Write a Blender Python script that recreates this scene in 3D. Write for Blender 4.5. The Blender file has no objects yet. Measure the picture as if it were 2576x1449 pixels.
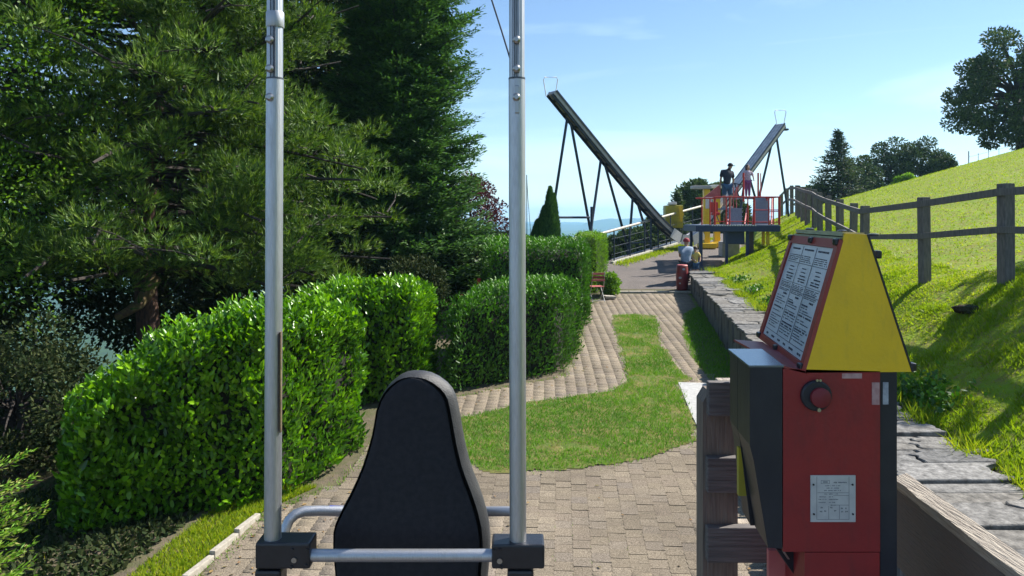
import bpy, bmesh, math, random
import numpy as np
from mathutils import Vector, Matrix, Euler
random.seed(7); RNG = np.random.default_rng(11)
SC = bpy.context.scene; COL = SC.collection
# ------------------------------------------------------------------ camera, sky, sun, exposure
F = 1860.0; CX = 1288.0; HY = 548.0; CZ = 3.7
cam_d = bpy.data.cameras.new('camera'); cam = bpy.data.objects.new('camera', cam_d); COL.objects.link(cam)
cam.location = (0, 0, CZ); cam.rotation_euler = (math.radians(90), 0, 0)
cam_d.sensor_width = 36; cam_d.lens = F/2576*36; cam_d.shift_y = -(724.5-HY)/2576
cam_d.clip_start = 0.05; cam_d.clip_end = 20000
SC.camera = cam
SUN_EL = math.radians(44); SUN_AZ = math.radians(27)      # azimuth measured from +X towards +Y
sd = Vector((math.cos(SUN_EL)*math.cos(SUN_AZ), math.cos(SUN_EL)*math.sin(SUN_AZ), math.sin(SUN_EL)))
sun_d = bpy.data.lights.new('sun', 'SUN'); sun = bpy.data.objects.new('sun', sun_d); COL.objects.link(sun)
sun_d.energy = 5.0; sun_d.angle = math.radians(0.55); sun_d.color = (1.0, 0.945, 0.86)
sun.rotation_euler = sd.to_track_quat('Z', 'Y').to_euler()
sun.location = (30, 10, 30)
W = bpy.data.worlds.new('World'); SC.world = W; W.use_nodes = True
nt = W.node_tree; nt.nodes.clear()
sky = nt.nodes.new('ShaderNodeTexSky'); sky.sky_type = 'NISHITA'; sky.sun_disc = False
sky.sun_elevation = SUN_EL; sky.sun_rotation = math.pi/2 - SUN_AZ
sky.altitude = 300; sky.air_density = 1.0; sky.dust_density = 0.0; sky.ozone_density = 1.3
bg = nt.nodes.new('ShaderNodeBackground'); bg.inputs[1].default_value = 0.074
wo = nt.nodes.new('ShaderNodeOutputWorld')
tc = nt.nodes.new('ShaderNodeTexCoord'); mp = nt.nodes.new('ShaderNodeMapping'); mp.inputs['Scale'].default_value = (1.0, 1.6, 6.5)
nz = nt.nodes.new('ShaderNodeTexNoise'); nz.inputs['Scale'].default_value = 2.3; nz.inputs['Detail'].default_value = 7; nz.inputs['Distortion'].default_value = 0.7
rp = nt.nodes.new('ShaderNodeValToRGB'); rp.color_ramp.elements[0].position = 0.50; rp.color_ramp.elements[1].position = 0.80
rp.color_ramp.elements[0].color = (0, 0, 0, 1); rp.color_ramp.elements[1].color = (0.55, 0.55, 0.55, 1)
mx = nt.nodes.new('ShaderNodeMixRGB'); mx.inputs[2].default_value = (7.6, 9.4, 10.6, 1)
ti = nt.nodes.new('ShaderNodeMixRGB'); ti.blend_type = 'MULTIPLY'; ti.inputs[0].default_value = 1; ti.inputs[2].default_value = (0.93, 1.01, 1.09, 1); nt.links.new(sky.outputs[0], ti.inputs[1])
for a, b in ((tc.outputs['Generated'], mp.inputs[0]), (mp.outputs[0], nz.inputs[0]), (nz.outputs[0], rp.inputs[0]),
             (rp.outputs[0], mx.inputs[0]), (ti.outputs[0], mx.inputs[1]), (mx.outputs[0], bg.inputs[0]), (bg.outputs[0], wo.inputs[0])):
    nt.links.new(a, b)
SC.view_settings.view_transform = 'Standard'; SC.view_settings.look = 'None'
SC.view_settings.exposure = 1.05; SC.view_settings.gamma = 1.0; SC.view_settings.use_curve_mapping = False
SC.render.engine = 'CYCLES'
SC.cycles.volume_bounces = 1; SC.cycles.transparent_max_bounces = 8

def P(px, py, Y):                                    # photograph direction (2576 px wide) at distance Y -> place in the world
    return Vector(((px-CX)*Y/F, Y, CZ-(py-HY)*Y/F))
# ------------------------------------------------------------------ materials
def lk(nt, a, b): nt.links.new(a, b)
def mat(name, col, rough=0.6, metal=0.0, noise=None, col2=None, bump=0.0, bscale=40, spec=0.5, coat=0.0, stretch=(1, 1, 1), detail=6, fac=(0.35, 0.65), coords='Object'):
    m = bpy.data.materials.new(name); m.use_nodes = True; t = m.node_tree; b = t.nodes['Principled BSDF']
    b.inputs['Base Color'].default_value = (*col, 1); b.inputs['Roughness'].default_value = rough; b.inputs['Metallic'].default_value = metal
    b.inputs['Specular IOR Level'].default_value = spec; b.inputs['Coat Weight'].default_value = coat
    tc = t.nodes.new('ShaderNodeTexCoord'); mp = t.nodes.new('ShaderNodeMapping'); mp.inputs['Scale'].default_value = stretch
    lk(t, tc.outputs[coords], mp.inputs[0])
    if noise:
        n = t.nodes.new('ShaderNodeTexNoise'); n.inputs['Scale'].default_value = noise; n.inputs['Detail'].default_value = detail
        r = t.nodes.new('ShaderNodeValToRGB'); r.color_ramp.elements[0].position = fac[0]; r.color_ramp.elements[1].position = fac[1]
        r.color_ramp.elements[0].color = (*col, 1); r.color_ramp.elements[1].color = (*col2, 1)
        lk(t, mp.outputs[0], n.inputs[0]); lk(t, n.outputs[0], r.inputs[0]); lk(t, r.outputs[0], b.inputs['Base Color'])
    if bump:
        n2 = t.nodes.new('ShaderNodeTexNoise'); n2.inputs['Scale'].default_value = bscale; n2.inputs['Detail'].default_value = 8
        bp = t.nodes.new('ShaderNodeBump'); bp.inputs['Strength'].default_value = min(1, bump); bp.inputs['Distance'].default_value = 0.01*max(1, bump)
        lk(t, mp.outputs[0], n2.inputs[0]); lk(t, n2.outputs[0], bp.inputs['Height']); lk(t, bp.outputs[0], b.inputs['Normal'])
    return m
def rnd_mat(name, cols, rough=0.5, trans=0.0, tcol=None, spec=0.4, obj_random=False, grain=None, bump=0.0, bscale=60, patch=None):
    """colour differs from piece to piece (attribute 'rnd' or object random)"""
    m = bpy.data.materials.new(name); m.use_nodes = True; t = m.node_tree; b = t.nodes['Principled BSDF']; out = t.nodes['Material Output']
    if obj_random: a = t.nodes.new('ShaderNodeObjectInfo'); src = a.outputs['Random']
    else: a = t.nodes.new('ShaderNodeAttribute'); a.attribute_name = 'rnd'; src = a.outputs['Fac']
    r = t.nodes.new('ShaderNodeValToRGB'); e = r.color_ramp.elements
    while len(e) < len(cols): e.new(0.5)
    for i, c in enumerate(cols): e[i].position = i/(len(cols)-1); e[i].color = (*c, 1)
    lk(t, src, r.inputs[0]); colout = r.outputs[0]
    tc = t.nodes.new('ShaderNodeTexCoord')
    geo = t.nodes.new('ShaderNodeNewGeometry')
    for g in ([grain] if grain else []) + ([patch] if patch else []):
        sc, lo, hi = g
        n = t.nodes.new('ShaderNodeTexNoise'); n.inputs['Scale'].default_value = sc; n.inputs['Detail'].default_value = 5
        lk(t, geo.outputs['Position'], n.inputs[0])
        mr = t.nodes.new('ShaderNodeMapRange'); mr.inputs[1].default_value = 0.3; mr.inputs[2].default_value = 0.7; mr.inputs[3].default_value = lo; mr.inputs[4].default_value = hi
        mu = t.nodes.new('ShaderNodeVectorMath'); mu.operation = 'SCALE'
        lk(t, n.outputs[0], mr.inputs[0]); lk(t, colout, mu.inputs[0]); lk(t, mr.outputs[0], mu.inputs['Scale']); colout = mu.outputs[0]
    lk(t, colout, b.inputs['Base Color'])
    b.inputs['Roughness'].default_value = rough; b.inputs['Specular IOR Level'].default_value = spec
    if bump:
        n2 = t.nodes.new('ShaderNodeTexNoise'); n2.inputs['Scale'].default_value = bscale; n2.inputs['Detail'].default_value = 8
        bp = t.nodes.new('ShaderNodeBump'); bp.inputs['Strength'].default_value = bump; bp.inputs['Distance'].default_value = 0.01
        lk(t, geo.outputs['Position'], n2.inputs[0]); lk(t, n2.outputs[0], bp.inputs['Height']); lk(t, bp.outputs[0], b.inputs['Normal'])
    if trans:
        tr = t.nodes.new('ShaderNodeBsdfTranslucent'); ms = t.nodes.new('ShaderNodeMixShader'); ms.inputs[0].default_value = trans
        if tcol:
            mm = t.nodes.new('ShaderNodeMixRGB'); mm.blend_type = 'MULTIPLY'; mm.inputs[0].default_value = 1; mm.inputs[2].default_value = (*tcol, 1)
            lk(t, colout, mm.inputs[1]); lk(t, mm.outputs[0], tr.inputs[0])
        else: lk(t, colout, tr.inputs[0])
        lk(t, b.outputs[0], ms.inputs[1]); lk(t, tr.outputs[0], ms.inputs[2]); lk(t, ms.outputs[0], out.inputs[0])
    return m
M = dict(
 alu=mat('alu', (0.52, 0.54, 0.57), 0.33, 1.0, 30, (0.42, 0.43, 0.46), 0.12, 12, stretch=(30, 30, 1)),
 alu_dark=mat('alu_groove', (0.10, 0.11, 0.13), 0.5, 0.8),
 collar=mat('collar', (0.42, 0.44, 0.47), 0.5, 0.6),
 steel=mat('steel', (0.55, 0.55, 0.54), 0.3, 1.0),
 bolt=mat('bolt', (0.35, 0.35, 0.35), 0.35, 1.0),
 black=mat('black_plastic', (0.012, 0.013, 0.018), 0.33, 0, 40, (0.018, 0.019, 0.025), 0.15, 300),
 foam=mat('seat_black', (0.008, 0.009, 0.014), 0.85, 0, 60, (0.015, 0.016, 0.022), 0.3, 500),
 rim=mat('seat_rim', (0.030, 0.031, 0.034), 0.5, 0, 30, (0.045, 0.046, 0.048), 0.3, 300),
 kred=mat('kiosk_red', (0.27, 0.017, 0.018), 0.42, 0, 9, (0.21, 0.014, 0.017), 0.15, 60, fac=(0.3, 0.75)),
 kred2=mat('frame_red', (0.24, 0.035, 0.025), 0.5, 0, 20, (0.25, 0.035, 0.03)),
 kblack=mat('kiosk_black', (0.010, 0.012, 0.020), 0.28, 0, 12, (0.016, 0.018, 0.026), 0.1, 60),
 yellow=mat('kiosk_yellow', (0.80, 0.52, 0.014), 0.5, 0, 7, (0.66, 0.43, 0.018), 0.12, 90, fac=(0.35, 0.8)),
 olive=mat('sign_top', (0.40, 0.41, 0.25), 0.6, 0, 25, (0.28, 0.30, 0.20), stretch=(1, 1, 6)),
 sheet=mat('sign_sheet', (0.50, 0.53, 0.58), 0.35, 0, 6, (0.42, 0.46, 0.51), fac=(0.4, 0.7)),
 ink=mat('ink', (0.03, 0.035, 0.06), 0.6),
 lidsky=mat('lid_sky_sheen', (0.20, 0.23, 0.28), 0.25, 0.6),  # blue-grey colour holds the sky reflected in the black box top
 plate=mat('type_plate', (0.55, 0.57, 0.58), 0.4, 0.3, 30, (0.46, 0.48, 0.50)),
 plate_ink=mat('plate_ink', (0.16, 0.18, 0.20), 0.6),
 button=mat('button_red', (0.17, 0.014, 0.02), 0.6),
 scuff=mat('worn_sticker', (0.36, 0.20, 0.20), 0.8, 0, 60, (0.45, 0.30, 0.28)),
 scuff2=mat('worn_label', (0.40, 0.44, 0.48), 0.8, 0, 50, (0.22, 0.24, 0.28)),
 wood=mat('grey_wood', (0.22, 0.175, 0.14), 0.8, 0, 6, (0.13, 0.105, 0.09), 1.0, 9, stretch=(14, 14, 1.0)),
 woodx=mat('board_wood', (0.16, 0.145, 0.14), 0.85, 0, 5, (0.10, 0.09, 0.088), 1.0, 9, stretch=(1.2, 14, 22)),
 woody=mat('rail_wood', (0.13, 0.10, 0.085), 0.85, 0, 5, (0.12, 0.10, 0.09), 1.0, 9, stretch=(18, 1.2, 18)),
 wood_lit_top=mat('split_wood_lit', (0.42, 0.37, 0.30), 0.85, 0, 6, (0.26, 0.22, 0.18), 1.0, 10, stretch=(18, 1.2, 18)),  # split wood, paler to hold the sunlight on top edges
 fence=mat('fence_wood', (0.17, 0.15, 0.14), 0.85, 0, 7, (0.10, 0.092, 0.09), 0.8, 10, stretch=(5, 5, 1)),
 blue=mat('platform_blue', (0.020, 0.035, 0.10), 0.45, 0, 12, (0.03, 0.045, 0.11)),
 pred=mat('play_red', (0.50, 0.035, 0.025), 0.45, 0, 20, (0.40, 0.03, 0.03)),
 pink=mat('pale_or_sunlit_red', (0.55, 0.16, 0.15), 0.6, 0, 8, (0.45, 0.10, 0.10)),  # pale red; holds painted sunlight on the kiosk plate and chute panels
 pyel=mat('play_yellow', (0.75, 0.50, 0.02), 0.45, 0, 10, (0.65, 0.42, 0.02)),
 yolive=mat('machine_yellow', (0.38, 0.33, 0.02), 0.5, 0, 8, (0.28, 0.25, 0.03)),
 tread=mat('grating', (0.25, 0.29, 0.38), 0.5, 0.4, 30, (0.18, 0.21, 0.28)),
 track=mat('track_steel', (0.32, 0.32, 0.32), 0.6, 0.0, 6, (0.42, 0.41, 0.40)),
 tracklight=mat('track_face', (0.62, 0.60, 0.62), 0.55, 0.0, 5, (0.40, 0.40, 0.43), stretch=(1, 1, 1)),
 leg=mat('support_steel', (0.035, 0.05, 0.075), 0.5, 0.4),
 white=mat('white_paint', (0.75, 0.74, 0.70), 0.5, 0, 20, (0.62, 0.60, 0.56)),
 pipe=mat('pipe_rail', (0.46, 0.44, 0.36), 0.5, 0, 14, (0.36, 0.35, 0.29)),
 concrete=mat('concrete', (0.42, 0.42, 0.41), 0.9, 0, 14, (0.33, 0.33, 0.325), 0.5, 80),
 curb=mat('kerb', (0.40, 0.37, 0.31), 0.9, 0, 20, (0.30, 0.27, 0.22), 0.6, 80),
 slab=mat('slate', (0.27, 0.262, 0.25), 0.8, 0, 3.2, (0.12, 0.12, 0.12), 3.0, 7, stretch=(1.0, 1.7, 2.5), detail=14, fac=(0.34, 0.68)),
 stone=mat('wall_stone', (0.17, 0.165, 0.17), 0.9, 0, 6, (0.09, 0.085, 0.085), 1.6, 8, stretch=(2, 2, 0.5)),
 bark=mat('bark', (0.13, 0.070, 0.045), 0.95, 0, 7, (0.05, 0.032, 0.026), 3.0, 10, stretch=(3, 3, 0.8)),
 moss=mat('mossy_bark', (0.16, 0.13, 0.045), 0.95, 0, 9, (0.10, 0.065, 0.04), 2.0, 16),
 barkd=mat('dark_bark', (0.05, 0.04, 0.034), 0.95, 0, 9, (0.03, 0.025, 0.022), 2.0, 12),
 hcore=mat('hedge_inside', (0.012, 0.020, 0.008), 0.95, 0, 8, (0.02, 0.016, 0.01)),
 binred=mat('bin_red', (0.22, 0.025, 0.03), 0.45, 0, 10, (0.17, 0.02, 0.028)),
 skin=mat('skin', (0.42, 0.24, 0.17), 0.6), hair=mat('hair_brown', (0.045, 0.025, 0.018), 0.7),
 navy=mat('cloth_navy', (0.018, 0.022, 0.038), 0.85, 0, 30, (0.03, 0.035, 0.05)), denim=mat('cloth_denim', (0.035, 0.085, 0.17), 0.85, 0, 30, (0.05, 0.11, 0.2)),
 lilac=mat('cloth_lilac', (0.62, 0.50, 0.60), 0.85, 0, 20, (0.35, 0.32, 0.42)), purple=mat('cloth_purple', (0.22, 0.08, 0.22), 0.85),
 paleblue=mat('cloth_paleblue', (0.24, 0.30, 0.40), 0.85, 0, 20, (0.18, 0.24, 0.34)), caprd=mat('cap_red', (0.28, 0.03, 0.045), 0.8),
 capblk=mat('cap_black', (0.012, 0.012, 0.016), 0.8), clyel=mat('cloth_yellow', (0.55, 0.42, 0.12), 0.85), khaki=mat('cloth_khaki', (0.22, 0.19, 0.10), 0.85),
 mesh=mat('net', (0.10, 0.13, 0.17), 0.7), bluetarp=mat('blue_roof', (0.02, 0.14, 0.55), 0.5, 0, 5, (0.03, 0.18, 0.6)),
 orange=mat('ride_orange', (0.62, 0.24, 0.03), 0.5), ridered=mat('ride_red', (0.5, 0.03, 0.03), 0.5), rideblue=mat('ride_blue', (0.06, 0.08, 0.35), 0.5),
)
def dirt_mat(name, c1, c2, c3, s1, s2, bump=0.5, bs=50):
    m = bpy.data.materials.new(name); m.use_nodes = True; t = m.node_tree; b = t.nodes['Principled BSDF']; geo = t.nodes.new('ShaderNodeNewGeometry')
    n = t.nodes.new('ShaderNodeTexNoise'); n.inputs['Scale'].default_value = s1; n.inputs['Detail'].default_value = 6
    n2 = t.nodes.new('ShaderNodeTexNoise'); n2.inputs['Scale'].default_value = s2; n2.inputs['Detail'].default_value = 8; n2.inputs['Roughness'].default_value = 0.7
    r = t.nodes.new('ShaderNodeValToRGB'); r.color_ramp.elements[0].position = .38; r.color_ramp.elements[1].position = .62
    r.color_ramp.elements[0].color = (*c1, 1); r.color_ramp.elements[1].color = (*c2, 1)
    mx = t.nodes.new('ShaderNodeMixRGB'); mx.inputs[2].default_value = (*c3, 1)
    r2 = t.nodes.new('ShaderNodeValToRGB'); r2.color_ramp.elements[0].position = .42; r2.color_ramp.elements[1].position = .66
    for a, c in ((geo.outputs['Position'], n.inputs[0]), (geo.outputs['Position'], n2.inputs[0]), (n.outputs[0], r.inputs[0]), (n2.outputs[0], r2.inputs[0]), (r2.outputs[0], mx.inputs[0]), (r.outputs[0], mx.inputs[1]), (mx.outputs[0], b.inputs['Base Color'])): lk(t, a, c)
    b.inputs['Roughness'].default_value = 0.95; b.inputs['Specular IOR Level'].default_value = 0.15
    n3 = t.nodes.new('ShaderNodeTexNoise'); n3.inputs['Scale'].default_value = bs; n3.inputs['Detail'].default_value = 6
    bp = t.nodes.new('ShaderNodeBump'); bp.inputs['Strength'].default_value = bump; bp.inputs['Distance'].default_value = 0.03
    lk(t, geo.outputs['Position'], n3.inputs[0]); lk(t, n3.outputs[0], bp.inputs['Height']); lk(t, bp.outputs[0], b.inputs['Normal'])
    return m
def grime(m, dark, sc=6, lo=.55, hi=.8, amt=.6):
    t = m.node_tree; b = t.nodes['Principled BSDF']; l = b.inputs['Base Color'].links[0].from_socket
    tc = t.nodes.new('ShaderNodeTexCoord'); mp = t.nodes.new('ShaderNodeMapping'); mp.inputs['Scale'].default_value = (3, 3, .7)
    n = t.nodes.new('ShaderNodeTexNoise'); n.inputs['Scale'].default_value = sc; n.inputs['Detail'].default_value = 10; n.inputs['Roughness'].default_value = .75
    r = t.nodes.new('ShaderNodeMapRange'); r.inputs[1].default_value = lo; r.inputs[2].default_value = hi; r.inputs[4].default_value = amt
    x = t.nodes.new('ShaderNodeMixRGB'); x.inputs[2].default_value = (*dark, 1)
    lk(t, tc.outputs['Object'], mp.inputs[0]); lk(t, mp.outputs[0], n.inputs[0]); lk(t, n.outputs[0], r.inputs[0]); lk(t, r.outputs[0], x.inputs[0]); lk(t, l, x.inputs[1]); lk(t, x.outputs[0], b.inputs['Base Color'])
    r2 = t.nodes.new('ShaderNodeMapRange'); r2.inputs[3].default_value = .36; r2.inputs[4].default_value = .62; lk(t, n.outputs[0], r2.inputs[0]); lk(t, r2.outputs[0], b.inputs['Roughness'])
grime(M['kred'], (0.075, 0.02, 0.02), 5, .5, .8, .55); grime(M['yellow'], (0.30, 0.24, 0.05), 6, .52, .8, .5); grime(M['kblack'], (0.035, 0.036, 0.04), 7, .5, .8, .5); grime(M['alu'], (0.25, 0.25, 0.25), 9, .5, .8, .5)
M['joint'] = dirt_mat('joint_soil', (0.15, 0.12, 0.085), (0.10, 0.085, 0.06), (0.08, 0.09, 0.035), 8, 3)
M['asphalt'] = dirt_mat('asphalt', (0.155, 0.135, 0.125), (0.12, 0.108, 0.102), (0.19, 0.165, 0.15), 2, 25, 0.5, 90)
M['hill'] = dirt_mat('hill_grass', (0.16, 0.25, 0.015), (0.21, 0.29, 0.018), (0.19, 0.155, 0.05), 0.8, 5, 1.0, 14)
M['lawn'] = dirt_mat('lawn_soil', (0.07, 0.11, 0.02), (0.10, 0.15, 0.03), (0.22, 0.17, 0.07), 2.0, 3.5, 0.8, 60)
M['mulch_shade'] = dirt_mat('mulch_shade', (0.05, 0.034, 0.02), (0.03, 0.025, 0.014), (0.035, 0.05, 0.014), 5, 2, 1.0, 40)  # dark soil, darkened further to hold hedge shade at the lower left
M['far'] = dirt_mat('valley_land', (0.035, 0.07, 0.025), (0.07, 0.13, 0.03), (0.025, 0.05, 0.025), 0.012, 0.006, 0.0, 1)
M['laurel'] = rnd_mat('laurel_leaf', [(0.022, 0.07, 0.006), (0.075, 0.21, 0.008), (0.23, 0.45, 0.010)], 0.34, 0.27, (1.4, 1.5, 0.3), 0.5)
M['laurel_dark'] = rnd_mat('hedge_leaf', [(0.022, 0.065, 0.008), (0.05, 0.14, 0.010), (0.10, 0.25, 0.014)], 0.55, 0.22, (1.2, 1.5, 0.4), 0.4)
M['pine'] = rnd_mat('pine_needle', [(0.025, 0.062, 0.014), (0.085, 0.165, 0.024), (0.19, 0.28, 0.04)], 0.55, 0.25, (1.2, 1.3, 0.5), 0.3)
M['fir'] = rnd_mat('fir_needle', [(0.026, 0.07, 0.024), (0.06, 0.14, 0.036), (0.11, 0.21, 0.048)], 0.5, 0.26, (1.1, 1.3, 0.6), 0.3)
M['broad'] = rnd_mat('broad_leaf', [(0.06, 0.13, 0.015), (0.11, 0.23, 0.02), (0.18, 0.32, 0.035)], 0.45, 0.42, (1.4, 1.5, 0.5), 0.3)
M['fartree'] = rnd_mat('far_leaf', [(0.028, 0.055, 0.018), (0.055, 0.095, 0.026), (0.09, 0.14, 0.034)], 0.6, 0.22, None, 0.2)
M['shrub'] = rnd_mat('shrub_leaf', [(0.016, 0.032, 0.010), (0.03, 0.05, 0.014), (0.06, 0.07, 0.022)], 0.75, 0.2, None, 0.15)
M['slab'] = rnd_mat('slate_slab', [(0.10, 0.10, 0.10), (0.16, 0.155, 0.147), (0.13, 0.12, 0.105), (0.19, 0.185, 0.178)], 0.85, obj_random=True, grain=(11, 0.45, 1.5), patch=(45, 0.72, 1.28), bump=1.0, bscale=22, spec=0.3)
M['maple'] = rnd_mat('red_leaf', [(0.05, 0.012, 0.016), (0.09, 0.02, 0.025)], 0.5, 0.3, None, 0.3)
M['grass'] = rnd_mat('grass_blade', [(0.13, 0.22, 0.012), (0.21, 0.30, 0.016), (0.33, 0.35, 0.045)], 0.5, 0.48, (1.5, 1.5, 0.4), 0.2)
M['lawnblade'] = rnd_mat('lawn_blade', [(0.09, 0.23, 0.016), (0.14, 0.32, 0.022), (0.22, 0.35, 0.04), (0.32, 0.28, 0.10)], 0.5, 0.3, (1.2, 1.3, 0.5), 0.25)
PAV = [(0.172, 0.142, 0.106), (0.205, 0.170, 0.124), (0.186, 0.152, 0.116), (0.226, 0.188, 0.138), (0.176, 0.148, 0.120)]
M['paver'] = rnd_mat('paver_mass', PAV, 0.9, grain=(75, 0.45, 1.55), patch=(0.9, 0.80, 1.18), bump=0.8, bscale=110, spec=0.2)
M['paver1'] = rnd_mat('paver_single', PAV, 0.9, obj_random=True, grain=(75, 0.45, 1.55), patch=(0.9, 0.80, 1.18), bump=0.8, bscale=110, spec=0.2)
# ------------------------------------------------------------------ object helpers
ORG = {}
def tag(o, label=None, cat=None, group=None, kind=None):
    if label: o['label'] = label
    if cat: o['category'] = cat
    if group: o['group'] = group
    if kind: o['kind'] = kind
    return o
def empty(name, loc, label=None, cat=None, group=None):
    o = bpy.data.objects.new(name, None); o.empty_display_size = 0.1; COL.objects.link(o); o.location = loc; ORG[o] = Vector(loc)
    return tag(o, label, cat, group)
class MB:
    def __init__(s): s.v = []; s.f = []
    def add(s, v, f):
        n = len(s.v); s.v += [tuple(x) for x in v]; s.f += [tuple(i+n for i in q) for q in f]; return s
    def box(s, c, d, rot=None):
        c = Vector(c); v = []
        for z in (-.5, .5):
            for x, y in ((-.5, -.5), (.5, -.5), (.5, .5), (-.5, .5)):
                q = Vector((x*d[0], y*d[1], z*d[2]))
                if rot: q.rotate(rot)
                v.append(c+q)
        return s.add(v, [(3, 2, 1, 0), (4, 5, 6, 7), (0, 1, 5, 4), (1, 2, 6, 5), (2, 3, 7, 6), (3, 0, 4, 7)])
    def bbox(s, c, d, b=0.005, rot=None):           # box with chamfered edges
        bm = bmesh.new(); bmesh.ops.create_cube(bm, size=1)
        for x in bm.verts: x.co = Vector((x.co.x*d[0], x.co.y*d[1], x.co.z*d[2]))
        bmesh.ops.bevel(bm, geom=bm.edges[:], offset=min(b, min(d)*.4), segments=2, affect='EDGES', profile=0.6)
        bm.verts.ensure_lookup_table(); v = []
        for x in bm.verts:
            q = x.co.copy()
            if rot: q.rotate(rot)
            v.append(q+Vector(c))
        s.add(v, [tuple(x.index for x in f.verts) for f in bm.faces]); bm.free(); return s
    def hexa(s, pts):                                # eight corners: bottom four then top four
        return s.add(pts, [(3, 2, 1, 0), (4, 5, 6, 7), (0, 1, 5, 4), (1, 2, 6, 5), (2, 3, 7, 6), (3, 0, 4, 7)])
    def tube(s, pts, r, n=10, cap=True):
        pts = [Vector(p) for p in pts]; m = len(pts); rs = r if isinstance(r, (list, tuple)) else [r]*m; rings = []
        ref = None
        for i, p in enumerate(pts):
            d = (pts[min(i+1, m-1)]-pts[max(i-1, 0)]).normalized()
            if ref is None: ref = Vector((0, 0, 1)) if abs(d.z) < .9 else Vector((1, 0, 0))
            a = d.cross(ref).normalized(); b = d.cross(a).normalized(); ref = a.cross(d)*-1 if False else ref
            rings.append([p+(a*math.cos(k*2*math.pi/n)+b*math.sin(k*2*math.pi/n))*rs[i] for k in range(n)])
        v = [q for R in rings for q in R]; f = []
        for i in range(m-1):
            for k in range(n): f.append((i*n+k, i*n+(k+1) % n, (i+1)*n+(k+1) % n, (i+1)*n+k))
        if cap: f.append(tuple(range(n))[::-1]); f.append(tuple((m-1)*n+k for k in range(n)))
        return s.add(v, f)
    def prism(s, poly, off):                         # polygon (3D points) swept by off
        n = len(poly); off = Vector(off); v = [Vector(p) for p in poly]+[Vector(p)+off for p in poly]
        return s.add(v, [tuple(range(n))[::-1], tuple(range(n, 2*n))]+[(i, (i+1) % n, n+(i+1) % n, n+i) for i in range(n)])
    def build(s, name, m, parent=None, smooth=False, kind=None):
        org = Vector((0, 0, 0)); q = parent
        while q is not None:
            if q in ORG: org = ORG[q]; break
            q = q.parent
        me = bpy.data.meshes.new(name); me.from_pydata([tuple(Vector(x)-org) for x in s.v], [], s.f); me.validate()
        bm = bmesh.new(); bm.from_mesh(me); bmesh.ops.recalc_face_normals(bm, faces=bm.faces); bm.to_mesh(me); bm.free()
        me.materials.append(m)
        if smooth:
            me.polygons.foreach_set('use_smooth', [True]*len(me.polygons))
            try: me.set_sharp_from_angle(angle=math.radians(40))
            except Exception: pass
        o = bpy.data.objects.new(name, me); COL.objects.link(o)
        if parent: o.parent = parent
        if kind: o['kind'] = kind
        return o
def mesh_np(name, V, loops, starts, m, parent=None, kind=None, rnd=None, org=None):
    V = np.asarray(V, dtype=np.float32)
    if org is not None: V = V-np.array(org, dtype=np.float32)
    me = bpy.data.meshes.new(name); me.vertices.add(len(V)); me.vertices.foreach_set('co', V.ravel())
    me.loops.add(len(loops)); me.loops.foreach_set('vertex_index', np.asarray(loops, dtype=np.int32))
    me.polygons.add(len(starts)); me.polygons.foreach_set('loop_start', np.asarray(starts, dtype=np.int32))
    if rnd is not None:
        a = me.attributes.new('rnd', 'FLOAT', 'POINT'); a.data.foreach_set('value', np.asarray(rnd, dtype=np.float32))
    me.update(calc_edges=True); me.validate()
    me.materials.append(m)
    o = bpy.data.objects.new(name, me); COL.objects.link(o)
    if parent: o.parent = parent
    if kind: o['kind'] = kind
    return o
def unit(a): return a/np.maximum(np.linalg.norm(a, axis=1, keepdims=True), 1e-9)
OVAL = (np.array([0, .3, .72, 1, .72, .3]), np.array([0, -.5, -.38, 0, .38, .5]), [(0, 1, 2, 3), (0, 3, 4, 5)])
RHOMB = (np.array([0, .45, 1, .45]), np.array([0, -.5, 0, .5]), [(0, 1, 2, 3)])
TRI = (np.array([0, 0, 1]), np.array([-.5, .5, 0]), [(0, 1, 2)])
def leaves(name, B, D, N, L, Wd, shape, m, parent=None, kind='stuff', rnd=None, fold=0.0, droop=0.0):
    n = len(B); D = unit(D); S = unit(np.cross(D, N)); U = np.cross(S, D); ts, ss, faces = shape; k = len(ts)
    V = (B[:, None, :]+D[:, None, :]*(L[:, None]*ts[None, :])[:, :, None]+S[:, None, :]*(Wd[:, None]*ss[None, :])[:, :, None]
         + U[:, None, :]*((np.abs(ss)[None, :]*Wd[:, None]*fold)-(ts[None, :]**2*L[:, None]*droop))[:, :, None])
    V = V.reshape(-1, 3); base = np.arange(n)[:, None]*k
    fl = np.concatenate([np.array(f) for f in faces]); loops = (base+fl[None, :]).ravel()
    nl = sum(len(f) for f in faces); offs = np.cumsum([0]+[len(f) for f in faces[:-1]])
    starts = (np.arange(n)[:, None]*nl+offs[None, :]).ravel()
    if rnd is None: rnd = RNG.random(n)
    org = ORG.get(parent) if parent is not None else None
    return mesh_np(name, V, loops, starts, m, parent, kind, np.repeat(np.clip(rnd, 0, 1), k), org)
def rdir(n): return unit(RNG.normal(size=(n, 3)))
def vnoise(X, Y, s=1.0, seed=0):                      # smooth value noise
    r = np.random.default_rng(seed); T = r.random((64, 64)); x = np.asarray(X)/s; y = np.asarray(Y)/s
    xi = np.floor(x).astype(int); yi = np.floor(y).astype(int); fx = x-xi; fy = y-yi; fx = fx*fx*(3-2*fx); fy = fy*fy*(3-2*fy)
    g = lambda a, b: T[a % 64, b % 64]
    return (g(xi, yi)*(1-fx)+g(xi+1, yi)*fx)*(1-fy)+(g(xi, yi+1)*(1-fx)+g(xi+1, yi+1)*fx)*fy
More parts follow.
